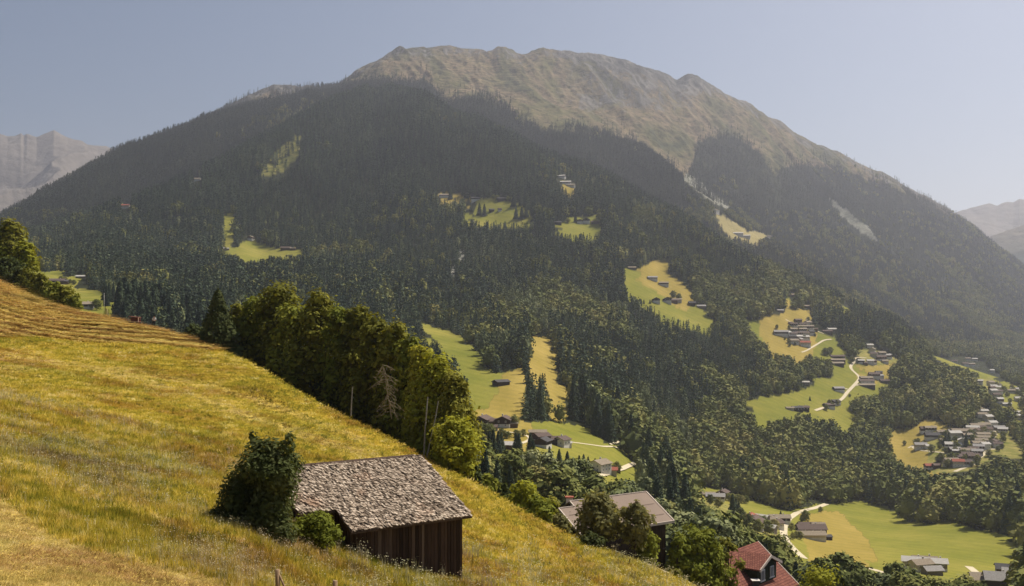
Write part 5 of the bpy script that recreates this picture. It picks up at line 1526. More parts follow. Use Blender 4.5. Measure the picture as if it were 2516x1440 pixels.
def shingles(poly, sgn, name):
    g_ = np.random.default_rng(31 if sgn > 0 else 32)
    Vs, Fs, tone = [], [], []
    t_max = max(p[1] for p in poly)
    ex = 0.155; s0 = min(p[0] for p in poly); s1 = max(p[0] for p in poly)
    k = 0
    t = t_max
    up = Nr if sgn > 0 else Vector((Nr.x - 2 * Nr.dot(bn_) * bn_.x, Nr.y - 2 * Nr.dot(bn_) * bn_.y, Nr.z))
    while t > 0.02:
        s = s0
        while s < s1:
            w_ = g_.uniform(0.07, 0.14)
            if in_poly(s + w_ / 2, t - 0.06, poly) :
                lift = 0.05 + g_.uniform(0, 0.09); te = t + g_.uniform(-0.035, 0.06); tilt = g_.uniform(-0.012, 0.012)
                e = s + w_ - 0.012
                def Q(ss, tt, h): return bp(ss, sgn * tt, ridge_r.z - pit * tt) + up * h
                tb = max(te - 0.42, -0.02)
                q = [Q(s, te, lift + tilt), Q(e, te, lift - tilt), Q(e, tb, 0.012), Q(s, tb, 0.012), Q(s, te, lift + tilt - 0.035), Q(e, te, lift - tilt - 0.035)]
                o_ = len(Vs); Vs += q
                Fs += [[o_, o_ + 1, o_ + 2, o_ + 3], [o_ + 4, o_ + 5, o_ + 1, o_]]
                tn = min(max(g_.normal(0.54, 0.26), 0), 1); tone += [tn] * 6
            s += w_
        t -= ex; k += 1
    me = np_mesh(name, np.array(Vs), np.array(Fs), M_shing, attrs={"tone": np.array(tone)})
    return me
def roof_slab(poly, sgn, th=0.10):
    bm = bmesh.new()
    pts = [bp(s, sgn * t, ridge_r.z - pit * t - 0.005) for s, t in poly]
    prism(bm, pts, (0, 0, -th))
    return bm
rf = bm_obj("roof", roof_slab(near_poly, 1), plain("roof_boards", (0.09, 0.06, 0.045), 0.3, 3), barn)
link(bpy.data.objects.new("shingles", shingles(near_poly, 1, "shingles")), rf)
far_poly = [(sR, 0.05), (sR, W1), (sL, W1), (sL, 0.05)]
rf2 = bm_obj("roof", roof_slab(far_poly, -1), rf.data.materials[0], barn)
link(bpy.data.objects.new("shingles", shingles(far_poly, -1, "shingles")), rf2)
# a row of ridge boards
bm = bmesh.new()
for k in range(int((sR - sL) / 0.9)):
    s = sL + k * 0.9
    prism(bm, [bp(s, -0.16, ridge_r.z - 0.02), bp(s, 0, ridge_r.z + 0.09), bp(s, 0.16, ridge_r.z - 0.02), bp(s, 0, ridge_r.z + 0.04)], bd_ * 0.86)
bm_obj("ridge_board", bm, rf.data.materials[0], barn)
M_plank, nt, b = mat("barn_planks", 0.85, 0.15)
tn = nd(nt, "ShaderNodeAttribute", attribute_name="tone").outputs["Fac"]
st_ = noise(nt, 3.0, 5, 0.6, objco(nt, (6, 6, 0.5)))
nt.links.new(mix(nt, 0.6, ramp(nt, tn, [(0.0, (0.03, 0.018, 0.013)), (0.6, (0.075, 0.045, 0.032)), (1.0, (0.17, 0.12, 0.09))]), ramp(nt, st_, [(0.3, (0.5, 0.5, 0.5)), (0.7, (1.3, 1.3, 1.3))]), 'MULTIPLY'), b.inputs["Base Color"])
def plank_wall(p0, p1, name):
    """boards standing side by side between two plan points (s,t), up to the roof"""
    g_ = np.random.default_rng(int(abs(p0[0] * 10) + abs(p1[1] * 7)))
    p0 = Vector((*p0, 0)); p1 = Vector((*p1, 0)); L = (p1 - p0).length; dr = (p1 - p0) / L
    nrm = Vector((dr.y, -dr.x, 0))
    Vs, Fs, tone = [], [], []
    s = 0
    while s < L:
        w_ = min(g_.uniform(0.16, 0.25), L - s + 0.001)
        off = g_.uniform(0.0, 0.025)
        q = []
        for dz in (0, 1):
            for (ds, dn) in ((0, off), (w_ - 0.02, off), (w_ - 0.02, off - 0.09), (0, off - 0.09)):
                c = p0 + dr * (s + ds) + nrm * dn
                wz = ridge_r.z - abs(c.y) * pit - 0.12
                gzz = gz(*(bd_ * c.x + bn_ * c.y + ridge_r).xy) - 0.5
                q.append(bp(c.x, c.y, wz if dz else gzz))
        o_ = len(Vs); Vs += q
        Fs += [[o_ + i for i in f] for f in ((0,1,5,4),(1,2,6,5),(2,3,7,6),(3,0,4,7),(4,5,6,7),(3,2,1,0))]
        t_ = min(max(g_.normal(0.42, 0.25), 0), 1)
        tone += [t_] * 8
        s += w_
    return link(bpy.data.objects.new(name, np_mesh(name, np.array(Vs), np.array(Fs), M_plank, attrs={"tone": np.array(tone)})), barn)
i_ = 0.45
plank_wall((sN + i_, W1 - i_), (sR - i_, W1 - i_), "wall")
plank_wall((sR - i_, W1 - i_), (sR - i_, -(W1 - i_)), "wall")
plank_wall((sN + i_, W2 - i_), (sN + i_, W1 - i_), "wall")
plank_wall((sL + i_, W2 - i_), (sN + i_, W2 - i_), "wall")
plank_wall((sL + i_, -(W1 - i_)), (sL + i_, W2 - i_), "wall")
plank_wall((sR - i_, -(W1 - i_)), (sL + i_, -(W1 - i_)), "wall")

# ------------------------------------------------------------------ grey-roofed house
a_ = R(35); hd = Vector((math.cos(a_), math.sin(a_), 0)); hn = Vector((math.sin(a_), -math.cos(a_), 0))
hp = math.tan(R(30)); hr = Vector((14.75, 110.8, -18.2))
sl = hn + Vector((0, 0, -hp)); Nh = hd.cross(sl).normalized()
def st2(px, py):
    p = ray_plane(px, py, hr, Nh) - hr
    return p.dot(hd), p.dot(hn)
ol = [st2(*p) for p in [(1588,1208),(1655,1280),(1425,1315),(1375,1248),(1411,1245),(1398,1228)]]
wv = (ol[1][1] + ol[2][1]) / 2; s_r = max(ol[0][0], ol[1][0]) ; s_l = ol[2][0]
s_l = (ol[2][0] + ol[3][0]) / 2; tn_ = (ol[3][1] + ol[4][1]) / 2; s_n = (ol[4][0] + ol[5][0]) / 2
print("house", ol)
gh = empty("grey_roofed_house", (hr.x - 5 * hd.x, hr.y - 5 * hd.y, gz(hr.x - 5 * hd.x, hr.y - 5 * hd.y)), 0)
tag(gh, "large brown house with smooth grey roof below the meadow, behind two fruit trees", "house")
H0 = Vector(gh.location)
def hp_(s, t, z): return hd * s + hn * t + Vector((hr.x, hr.y, z)) - H0
def slab(poly, sgn, dz0, dz1):
    bm = bmesh.new()
    prism(bm, [hp_(s, sgn * t, hr.z - hp * t + dz1) for s, t in poly], (0, 0, dz0 - dz1))
    return bm
M_groof = plain("smooth_grey_roof", (0.27, 0.205, 0.16), 0.06, 0.5, rough=0.8, spec=0.08, bd=0.005)
npoly = [(s_r, 0.02), (s_r, wv), (s_l, wv), (s_l, tn_), (s_n, tn_), (s_n, 0.02)]
roof = bm_obj("roof", slab(npoly, 1, -0.18, 0.0), M_groof, gh)
fpoly = [(s_r, 0.02), (s_r, wv), (s_n, wv), (s_n, 0.02)]
bm_obj("roof", slab(fpoly, -1, -0.18, 0.0), M_groof, gh)
M_verge = plain("pale_verge_board", (0.56, 0.47, 0.39), 0.06, 1)
def edge_board(a, b_, sgn=1):
    pa = hp_(a[0], sgn * a[1], hr.z - hp * a[1]); pb = hp_(b_[0], sgn * b_[1], hr.z - hp * b_[1])
    d_ = (pb - pa).normalized(); side = d_.cross(Vector((0, 0, 1))).normalized() * 0.07
    bm = bmesh.new(); prism(bm, [pa - side + Vector((0,0,-0.20)), pa + side + Vector((0,0,-0.20)), pa + side + Vector((0,0,0.06)), pa - side + Vector((0,0,0.06))], pb - pa)
    return bm_obj("verge_board", bm, M_verge, gh)
for a, b_ in zip(npoly, npoly[1:] + npoly[:1]):
    edge_board(a, b_)
for zz in (0.35, 0.7):     # thin snow rails
    bm = bmesh.new(); t0 = wv * zz + 0.3
    cyl(bm, hp_(s_l + 0.5, t0, hr.z - hp * t0 + 0.07), hp_(s_r - 0.5, t0, hr.z - hp * t0 + 0.07), 0.02, 0.02, 5)
    bm_obj("snow_rail", bm, M_groof, roof)
bm = bmesh.new()
lo = min(gz(hr.x - k * hd.x, hr.y - k * hd.y) for k in range(0, 11, 2)) - 1.5
pl = [(s_r - 0.6, wv - 0.7), (s_l + 0.7, wv - 0.7), (s_l + 0.7, -(wv - 0.7)), (s_r - 0.6, -(wv - 0.7))]
rd = [(s_r - 0.6), (s_l + 0.7)]
wv0 = wv - 0.7
def wz(t): return hr.z - hp * abs(t) - 0.2
vs = {}
for si, s in enumerate(rd):
    for key, t in (('n', wv0), ('r', tn_ if si else 0.0), ('f', -wv0)):
        vs[(si, key, 1)] = bm.verts.new(hp_(s, t, wz(t)))
        vs[(si, key, 0)] = bm.verts.new(hp_(s, t, lo))
def q4(*k): bm.faces.new([vs[i] for i in k])
q4((0,'n',0),(1,'n',0),(1,'n',1),(0,'n',1)); q4((0,'f',0),(0,'f',1),(1,'f',1),(1,'f',0))
for si in (0, 1):
    q4((si,'n',0),(si,'n',1),(si,'r',1),(si,'r',0)); q4((si,'r',0),(si,'r',1),(si,'f',1),(si,'f',0))
bm_obj("wall", bm, W_dark, gh)
wpar = gh
bm = bmesh.new(); cpos = hp_(s_n + 1.2, -1.6, hr.z - hp * 1.6)
box(bm, -0.35, 0.35, -0.35, 0.35, -0.2, 0.95, Matrix.Translation(cpos)); ch = bm_obj("chimney", bm, W_white, gh)
bm = bmesh.new(); box(bm, -0.45, 0.45, -0.45, 0.45, 0.95, 1.06, Matrix.Translation(cpos)); bm_obj("chimney_cap", bm, R_red, ch)
# windows of its left gable
for t, zc in ((1.2, -23.3), (-1.4, -23.3), (1.9, -21.6)):
    c = hp_(s_l + 0.7 - 0.06, t, zc)
    M4 = Matrix.Translation(c) @ Matrix(((hn.x, -hd.x, 0), (hn.y, -hd.y, 0), (0, 0, 1))).to_4x4()
    bm = bmesh.new(); box(bm, -0.5, 0.5, 0.0, 0.06, -0.5, 0.5, M4); f = bm_obj("window", bm, W_frame, gh)
    bm = bmesh.new(); box(bm, -0.4, 0.4, 0.06, 0.09, -0.4, 0.4, M4); bm_obj("pane", bm, G_pane, f)

# ------------------------------------------------------------------ red-tiled house
M_tile, nt, b = mat("red_roof_tiles", 0.9, 0.08)
co = objco(nt)
wv_ = nd(nt, "ShaderNodeTexBrick"); wv_.inputs["Scale"].default_value = 1.0
wv_.inputs["Brick Width"].default_value = 0.30; wv_.inputs["Row Height"].default_value = 0.34; wv_.inputs["Mortar Size"].default_value = 0.035
wv_.inputs["Color1"].default_value = (0.30, 0.125, 0.085, 1); wv_.inputs["Color2"].default_value = (0.20, 0.08, 0.06, 1); wv_.inputs["Mortar"].default_value = (0.10, 0.035, 0.03, 1)
uvn = nd(nt, "ShaderNodeAttribute", attribute_name="tileuv"); nt.links.new(uvn.outputs["Vector"], wv_.inputs["Vector"])
nt.links.new(mix(nt, 0.4, wv_.outputs["Color"], ramp(nt, noise(nt, 1.2, 4, 0.6, co), [(0.3, (0.6, 0.6, 0.6)), (0.7, (1.3, 1.25, 1.2))]), 'MULTIPLY'), b.inputs["Base Color"])
bump(nt, b, wv_.outputs["Fac"], 0.03, -0.7)
P0 = Vector((23.3, 117.0, -26.9)); rdv = Vector((0.64, 0.77, 0)).normalized(); rev = Vector((0.77, -0.64, 0)).normalized()
tp_ = math.tan(R(40)); Lh = 11.5
rh = empty("red_tiled_house", (P0.x + 3, P0.y + 4, gz(P0.x + 3, P0.y + 4)), 0)
tag(rh, "dark timber house with red tiled roof and dormer at the bottom edge", "house")
Q0 = Vector(rh.location)
def rp(s, t, z): return rdv * s + rev * t + Vector((P0.x, P0.y, z)) - Q0
def tile_plane(pts, name, parent, th=0.16):
    """a tiled roof plane; pts are (s, t, z)"""
    vs_ = [rp(*p) for p in pts]
    n = (vs_[1] - vs_[0]).cross(vs_[-1] - vs_[0]).normalized()
    if n.z < 0: n = -n
    bm = bmesh.new(); prism(bm, vs_, n * -th)
    me = bpy.data.meshes.new(name); bmesh.ops.recalc_face_normals(bm, faces=bm.faces[:]); bm.to_mesh(me); bm.free()
    me.materials.append(M_tile)
    e1 = (vs_[1] - vs_[0]).normalized(); e2 = n.cross(e1)
    at = me.attributes.new("tileuv", 'FLOAT_VECTOR', 'POINT')
    at.data.foreach_set("vector", [c for v in me.vertices for c in (v.co.dot(e1), v.co.dot(e2), 0)])
    return link(bpy.data.objects.new(name, me), parent)
zr = P0.z
tl2, tr2 = 3.6, 5.4
mr = tile_plane([(-0.5, 0, zr), (Lh, 0, zr), (Lh, tr2, zr - tp_ * tr2), (-0.5, tr2, zr - tp_ * tr2)], "roof", rh)
tile_plane([(Lh, 0, zr), (-0.5, 0, zr), (-0.5, -tl2, zr - tp_ * tl2), (Lh, -tl2, zr - tp_ * tl2)], "roof", rh)
def board(a, b_, parent, w_=0.12, h_=0.28, m=None):
    pa, pb = rp(*a), rp(*b_); d_ = (pb - pa).normalized(); side = d_.cross(Vector((0, 0, 1))).normalized() * w_ / 2
    bm = bmesh.new(); prism(bm, [pa - side - Vector((0,0,h_)), pa + side - Vector((0,0,h_)), pa + side + Vector((0,0,0.05)), pa - side + Vector((0,0,0.05))], pb - pa)
    return bm_obj("verge_board", bm, m or M_verge, parent)
board((-0.56, 0, zr), (-0.56, tr2, zr - tp_ * tr2), rh); board((-0.56, 0, zr), (-0.56, -tl2, zr - tp_ * tl2), rh); board((Lh + 0.06, 0, zr), (Lh + 0.06, tr2, zr - tp_ * tr2), rh)
lo = min(gz(P0.x, P0.y), gz(P0.x + 12, P0.y + 2)) - 5
bm = bmesh.new()
prof = [(-tl2 + 0.5, lo), (-tl2 + 0.5, zr - tp_ * (tl2 - 0.5) - 0.22), (0, zr - 0.22), (tr2 - 0.6, zr - tp_ * (tr2 - 0.6) - 0.22), (tr2 - 0.6, lo)]
prism(bm, [rp(0, t, z) for t, z in prof], rdv * (Lh - 0.6))
bm_obj("wall", bm, W_dark, rh)
bm = bmesh.new(); c = rp(-0.05, -tl2 + 0.5, 0); box(bm, -0.10, 0.10, -0.10, 0.10, lo, zr - tp_ * (tl2 - 0.5) - 0.25, Matrix.Translation((c.x, c.y, 0))); bm_obj("corner_board", bm, M_verge, rh)
def rwin(s, t, z, ax, w_=0.85, h_=1.1, parent=None):
    c = rp(s, t, z)
    if ax == 'g': X, Yv = rev, -rdv
    else: X, Yv = rdv, rev
    M4 = Matrix.Translation(c) @ Matrix(((X.x, Yv.x, 0), (X.y, Yv.y, 0), (0, 0, 1))).to_4x4()
    bm = bmesh.new()
    for (x0, x1, z0, z1) in ((-w_/2, -w_/2 + .12, -h_/2, h_/2), (w_/2 - .12, w_/2, -h_/2, h_/2), (-w_/2 + .12, w_/2 - .12, h_/2 - .12, h_/2), (-w_/2 - .15, w_/2 + .15, -h_/2 - .14, -h_/2)):
        box(bm, x0, x1, 0.0, 0.12, z0, z1, M4)
    box(bm, -0.05, 0.05, 0.0, 0.10, -h_/2, h_/2 - .12, M4)
    f = bm_obj("window", bm, W_frame, parent or rh)
    bm = bmesh.new(); box(bm, -w_/2 + .12, w_/2 - .12, 0.0, 0.05, -h_/2, h_/2 - .12, M4); bm_obj("pane", bm, G_pane, f)
rwin(-0.0, -0.35, zr - 1.5, 'g'); rwin(-0.0, -0.35, zr - 3.5, 'g'); rwin(0, 2.2, zr - 3.5, 'g')
# dormer on the valley-side slope
d0, d1, df = 3.4, 8.4, 3.9
dzb = zr - tp_ * df
bm = bmesh.new()
prism(bm, [rp(d0, df, dzb - 0.3), rp(d1, df, dzb - 0.3), rp(d1, df, dzb + 2.0), rp((d0 + d1) / 2, df, dzb + 3.0), rp(d0, df, dzb + 2.0)], rev * -3.7)
dm = bm_obj("dormer", bm, plain("dormer_dark_green_boards", (0.035, 0.045, 0.03), 0.3, 3), rh)
tile_plane([((d0 + d1) / 2, df + 0.5, dzb + 3.12), ((d0 + d1) / 2, 0.3, dzb + 3.12), (d0 - 0.4, 0.3, dzb + 1.92), (d0 - 0.4, df + 0.5, dzb + 1.92)], "dormer_roof", dm)
tile_plane([((d0 + d1) / 2, df + 0.5, dzb + 3.12), ((d0 + d1) / 2, 0.3, dzb + 3.12), (d1 + 0.4, 0.3, dzb + 1.92), (d1 + 0.4, df + 0.5, dzb + 1.92)], "dormer_roof", dm)
board((d0 - 0.4, df + 0.55, dzb + 1.95), ((d0 + d1) / 2, df + 0.55, dzb + 3.15), dm); board((d1 + 0.4, df + 0.55, dzb + 1.95), ((d0 + d1) / 2, df + 0.55, dzb + 3.15), dm)
rwin(d0 + 1.3, df, dzb + 1.0, 'e', 0.9, 1.25, dm); rwin(d1 - 1.3, df, dzb + 1.0, 'e', 0.9, 1.25, dm)
bm = bmesh.new(); c = rp(2.3, 4.2, zr - tp_ * 4.2); box(bm, -0.35, 0.35, -0.35, 0.35, -0.6, 1.1, Matrix.Translation(c)); ch = bm_obj("chimney", bm, R_dark, rh)
bm = bmesh.new(); box(bm, -0.48, 0.48, -0.48, 0.48, 1.1, 1.2, Matrix.Translation(c)); bm_obj("chimney_cap", bm, W_white, ch)

# ------------------------------------------------------------------ small things on the meadow
M_post = plain("weathered_post", (0.30, 0.20, 0.12), 0.35, 6, stretch=(3, 3, 0.5))
x, y, z = ground_at(685, 33)
t = empty("fence_post", (x, y, z)); tag(t, "leaning fence post with a slanting brace on the meadow", "fence post")
bm = bmesh.new(); top_ = (HZ - 1400) / F * 33 - z
cyl(bm, (0, 0, -0.3), (-0.05, 0, top_), 0.085, 0.075, 9); bm_obj("post", bm, M_post, t, True)
bm = bmesh.new(); cyl(bm, (0.42, 0.05, -0.2), (0.02, 0.0, top_ * 0.82), 0.04, 0.035, 7); bm_obj("brace", bm, M_post, t, True)
x, y, z = ground_at(822, 36); top_ = (HZ - 1427) / F * 36 - z
bm = bmesh.new(); cyl(bm, (0, 0, -0.3), (0.02, 0, top_), 0.085, 0.085, 9)
t = bm_obj("fence_post", bm, M_post, None, True); t.location = (x, y, z); tag(t, "short fence post right of the braced one", "fence post")
x, y, z = ground_at(1545, 86); top_ = (HZ - 1393) / F * 86 - z
bm = bmesh.new(); cyl(bm, (-0.15, 0, -0.3), (0.12, 0, max(top_, 0.5)), 0.05, 0.04, 6)
t = bm_obj("wooden_stake", bm, W_dark, None, True); t.location = (x, y, z); tag(t, "thin dark stake on the meadow left of the red-tiled house", "stake")
# path to the red-tiled house
V, Fc = [], []
for i, (px, dp) in enumerate([(1605,89.5),(1625,92),(1650,96),(1672,101),(1690,107)]):
    x, y, z = ground_at(px, dp)
    for k, s_ in enumerate((-1.5, 0, 1.5)):
        V.append((x - 0.5 * s_, y + s_, gz(x - 0.5 * s_, y + s_) + 0.12))
    if i:
        o_ = (i - 1) * 3; Fc += [[o_, o_ + 3, o_ + 4, o_ + 1], [o_ + 1, o_ + 4, o_ + 5, o_ + 2]]
tag(link(bpy.data.objects.new("house_path", np_mesh("house_path", np.array(V), np.array(Fc), M_road))), "pale path beside the red-tiled house", "path", kind="structure")

# wooden cart on the crest
cx_, cy_, cz_ = hit(330, 797, 120) if False else ground_at(331, 155)
ct = empty("hay_cart", (cx_, cy_, gz(cx_, cy_)), R(-8)); tag(ct, "small wooden cart with pale rails standing on the meadow crest", "cart")
M_rail = plain("pale_planed_wood", (0.62, 0.46, 0.34), 0.1, 3); M_cwood = plain("reddish_brown_wood", (0.24, 0.10, 0.07), 0.2, 3)
bm = bmesh.new(); box(bm, -0.8, 0.8, -0.35, 0.35, 0.32, 0.42); box(bm, -0.8, 0.8, 0.30, 0.35, 0.42, 0.95); bm_obj("body", bm, M_cwood, ct)
bm = bmesh.new()
for (x0, x1, z0, z1) in ((-0.85, 0.85, 0.30, 0.40), (-0.85, -0.76, 0.40, 0.95), (0.76, 0.85, 0.40, 1.05)):
    box(bm, x0, x1, -0.44, -0.36, z0, z1)
bm_obj("rail", bm, M_rail, ct)
bm = bmesh.new(); box(bm, -0.9, 0.75, -0.45, 0.45, 1.05, 1.12, Matrix.Rotation(R(6), 4, 'Y')); bm_obj("top_board", bm, M_cwood, ct)
for sx in (-0.6, 0.6):
    for sy in (-0.42, 0.36):
        bm = bmesh.new(); cyl(bm, (sx, sy, 0.22), (sx, sy + 0.06, 0.22), 0.22, 0.22, 14); bm_obj("wheel", bm, R_dark, ct)
# pale upright board between dark stakes
x, y, z = ground_at(261, 163)
t = empty("board_stand", (x, y, z)); tag(t, "pale yellow upright board between dark stakes on the meadow crest", "board")
bm = bmesh.new(); prism(bm, [(0.05, 0, 0), (0.32, 0, 0), (0.20, 0, 1.35), (-0.12, 0, 1.42)], (0, 0.05, 0)); bm_obj("board", bm, plain("pale_yellow_board", (0.66, 0.62, 0.32), 0.06, 2), t)
for (a, h_) in ((-0.35, 1.0), (-0.15, 1.9), (0.42, 1.3)):
    bm = bmesh.new(); cyl(bm, (a, -0.05, -0.1), (a + 0.03, -0.05, h_), 0.05, 0.04, 6); bm_obj("stake", bm, W_dark, t)
# tall thin pole on the green field behind
x, y, z = hit(256, 768, 262)
t = empty("flag_pole", (x, y, z)); tag(t, "tall thin pale pole standing on the left green field", "pole")
ph = (768 - 722) / F * y
bm = bmesh.new(); cyl(bm, (0, 0, 0), (0, 0, ph), 0.22, 0.14, 8); bm_obj("mast", bm, W_white, t, True)
bm = bmesh.new(); cyl(bm, (0, 0, ph), (0, 0, ph + 0.5), 0.3, 0.3, 8); bm_obj("cap", bm, W_white, t)

# ------------------------------------------------------------------ person on the crest
x, y, z = ground_at(378, 151)
prs = empty("person", (x, y, z), 0); tag(prs, "person in white shirt and dark trousers bending slightly on the meadow crest", "person")
M_skin = plain("skin", (0.45, 0.27, 0.19), 0.05, 3); M_shirt = plain("white_shirt", (0.80, 0.80, 0.80), 0.04, 3); M_trous = plain("dark_trousers", (0.03, 0.03, 0.035), 0.2, 3); M_hair = plain("dark_hair", (0.025, 0.018, 0.012), 0.2, 8)
def skinned(name, verts, edges, radii, m, parent, sub=1):
    me = bpy.data.meshes.new(name); me.from_pydata(verts, edges, []); me.materials.append(m)
    o = link(bpy.data.objects.new(name, me), parent)
    md = o.modifiers.new("skin", 'SKIN'); md.use_smooth_shade = True
    if not me.skin_vertices: 
        bm = bmesh.new(); bm.from_mesh(me); bm.verts.layers.skin.verify(); bm.to_mesh(me); bm.free()
    for v, r in zip(me.skin_vertices[0].data, radii): v.radius = r
    me.skin_vertices[0].data[0].use_root = True
    s_ = o.modifiers.new("sub", 'SUBSURF'); s_.levels = sub; s_.render_levels = sub
    return o
Vp = [(0,0,.95),(0.02,0,1.15),(0.06,-.02,1.38),(0.08,-.05,1.52),(0.10,-.08,1.66),(0.10,-.08,1.76),
      (-.10,0,.90),(-.12,-.03,.50),(-.13,0.04,.09),(-.13,-.12,.04),(.10,0,.90),(.13,-.05,.50),(.14,.02,.09),(.14,-.14,.04),
      (-.13,-.02,1.40),(-.22,-.04,1.14),(-.16,-.22,.98),(-.15,-.29,.95),(.26,-.02,1.42),(.34,-.06,1.15),(.28,-.26,1.02),(.27,-.33,.99)]
Ep = [(0,1),(1,2),(2,3),(3,4),(4,5),(0,6),(6,7),(7,8),(8,9),(0,10),(10,11),(11,12),(12,13),(2,14),(14,15),(15,16),(16,17),(2,18),(18,19),(19,20),(20,21)]
rp_ = [(.14,.10),(.13,.10),(.16,.10),(.055,.055),(.09,.10),(.075,.09),(.09,.09),(.06,.06),(.045,.045),(.045,.04),(.09,.09),(.06,.06),(.045,.045),(.045,.04),
       (.06,.06),(.045,.045),(.03,.03),(.035,.02),(.06,.06),(.045,.045),(.03,.03),(.035,.02)]
skinned("body", Vp, Ep, rp_, M_skin, prs)
gro = lambda r, k: [(a + k, b_ + k) for a, b_ in r]
ids = [0, 1, 2, 14, 15, 18, 19]; mp = {v: i for i, v in enumerate(ids)}
skinned("shirt", [Vp[i] for i in ids], [(mp[a], mp[b_]) for a, b_ in Ep if a in mp and b_ in mp], gro([rp_[i] for i in ids], .022), M_shirt, prs)
ids = [0, 6, 7, 8, 10, 11, 12]; mp = {v: i for i, v in enumerate(ids)}
skinned("trousers", [Vp[i] for i in ids], [(mp[a], mp[b_]) for a, b_ in Ep if a in mp and b_ in mp], gro([rp_[i] for i in ids], .02), M_trous, prs)
bm = bmesh.new(); bmesh.ops.create_icosphere(bm, subdivisions=2, radius=0.115, matrix=Matrix.Translation((0.10, -0.055, 1.735)) @ Matrix.Diagonal((0.92, 1.05, 0.95, 1)))
bm_obj("hair", bm, M_hair, prs, True)

# ------------------------------------------------------------------ masts on the summit
M_steel = plain("grey_steel", (0.12, 0.13, 0.15), 0.1, 1)
def mast(px, depth, top, label, r_, head):
    x = (px - CX) / F * depth; z = gz(x, depth)
    h_ = max((HZ - top) / F * depth - z, 8)
    t = empty("summit_mast", (x, depth, z)); tag(t, label, "mast")
    bm = bmesh.new(); cyl(bm, (0, 0, -3), (0, 0, h_), r_, r_ * 0.7, 8); bm_obj("pole", bm, M_steel, t)
    bm = bmesh.new()
    bmesh.ops.create_uvsphere(bm, u_segments=10, v_segments=8, radius=head, matrix=Matrix.Translation((0, 0, h_)))
    bm_obj("antenna_head", bm, M_steel, t)
mast(1121, 4495, 116, "tallest mast with round head on the summit ridge", 1.6, 3.4)
mast(1088, 4490, 117, "short mast left of the tallest one on the summit ridge", 1.2, 2.4)
mast(1216, 4555, 127, "short mast at the left foot of the second summit knob", 1.2, 2.2)
mast(1434, 4670, 132, "thin mast on the long right summit ridge", 0.9, 1.6)
# ------------------------------------------------------------------ grass of the meadow
def grassmat(name, stops, pscale, transl=0.35):
    m = bpy.data.materials.new(name); m.use_nodes = True
    nt = m.node_tree; b = nt.nodes["Principled BSDF"]
    b.inputs["Roughness"].default_value = 0.8; b.inputs["Specular IOR Level"].default_value = 0.1
    oi = nd(nt, "ShaderNodeObjectInfo")
    n = noise(nt, pscale, 4, 0.65, oi.outputs["Location"]); n2 = noise(nt, pscale * 7, 2, 0.6, oi.outputs["Location"])
    f = math_(nt, 'ADD', math_(nt, 'MULTIPLY', n, 0.55), math_(nt, 'ADD', math_(nt, 'MULTIPLY', oi.outputs["Random"], 0.52), math_(nt, 'MULTIPLY', math_(nt, 'SUBTRACT', n2, 0.5), 0.8)), True)
    c = ramp(nt, f, stops)
    # russet and grey-green patches where other herbs grow
    pn = noise(nt, 0.16, 5, 0.7, oi.outputs["Location"]); pg = noise(nt, 0.07, 4, 0.65, oi.outputs["Location"], 1.0)
    c = mix(nt, ramp(nt, pn, [(0.47, (0, 0, 0)), (0.60, (0.85, 0.85, 0.85))]), c, mix(nt, 1.0, c, (0.64, 0.47, 0.55), 'MULTIPLY'))
    c = mix(nt, ramp(nt, pg, [(0.50, (0, 0, 0)), (0.66, (0.8, 0.8, 0.8))]), c, mix(nt, 1.0, c, (0.60, 0.72, 0.62), 'MULTIPLY'))
    nt.links.new(c, b.inputs["Base Color"])
    t = nd(nt, "ShaderNodeBsdfTranslucent"); nt.links.new(c, t.inputs[0])
    mx = nd(nt, "ShaderNodeMixShader"); mx.inputs[0].default_value = transl
    nt.links.new(b.outputs[0], mx.inputs[1]); nt.links.new(t.outputs[0], mx.inputs[2])
    nt.links.new(mx.outputs[0], nt.nodes["Material Output"].inputs[0])
    return m
G_tall = grassmat("tall_grass", [(0.25, (0.16, 0.17, 0.018)), (0.40, (0.34, 0.30, 0.032)), (0.56, (0.56, 0.435, 0.05)), (0.72, (0.76, 0.58, 0.11)), (0.90, (0.86, 0.74, 0.33))], 0.11, 0.5)
G_mown = grassmat("mown_grass", [(0.25, (0.34, 0.27, 0.07)), (0.5, (0.56, 0.43, 0.12)), (0.75, (0.74, 0.58, 0.21)), (0.95, (0.84, 0.72, 0.38))], 0.15)
G_seed = grassmat("pale_seed_heads", [(0.3, (0.42, 0.36, 0.16)), (0.6, (0.62, 0.54, 0.30)), (0.9, (0.76, 0.70, 0.50))], 0.3, 0.25)
G_hay = grassmat("raked_hay", [(0.3, (0.50, 0.34, 0.08)), (0.6, (0.72, 0.49, 0.14)), (0.9, (0.85, 0.68, 0.30))], 0.3, 0.5)
def tuft(seed, n, spread, lean, wd):
    g_ = np.random.default_rng(seed)
    a = g_.uniform(0, 6.28, n); r = spread * np.sqrt(g_.uniform(0, 1, n))
    p = np.stack([np.cos(a) * r, np.sin(a) * r, np.zeros(n)], 1)
    h = g_.uniform(0.5, 1.0, n); b2 = g_.uniform(0, 6.28, n)
    le = lean * g_.uniform(0.2, 1.0, n)
    d = np.stack([np.cos(b2) * le, np.sin(b2) * le, h], 1)
    s = np.stack([-np.sin(b2 + g_.normal(0, .8, n)), np.cos(b2 + g_.normal(0, .8, n)), np.zeros(n)], 1) * wd
    V = np.stack([p - s, p + s, p + d * 0.55 + s * 0.8, p + d + np.array([0, 0, -0.0])], 1).reshape(-1, 3)
    k = np.arange(n) * 4
    return V, np.stack([k, k + 1, k + 2, k + 3], 1)
def tuft_set(n, m, cnt, spread, lean, wd, seed0):
    return [np_mesh("tuft", *tuft(seed0 + i, cnt, spread, lean, wd), m) for i in range(n)]
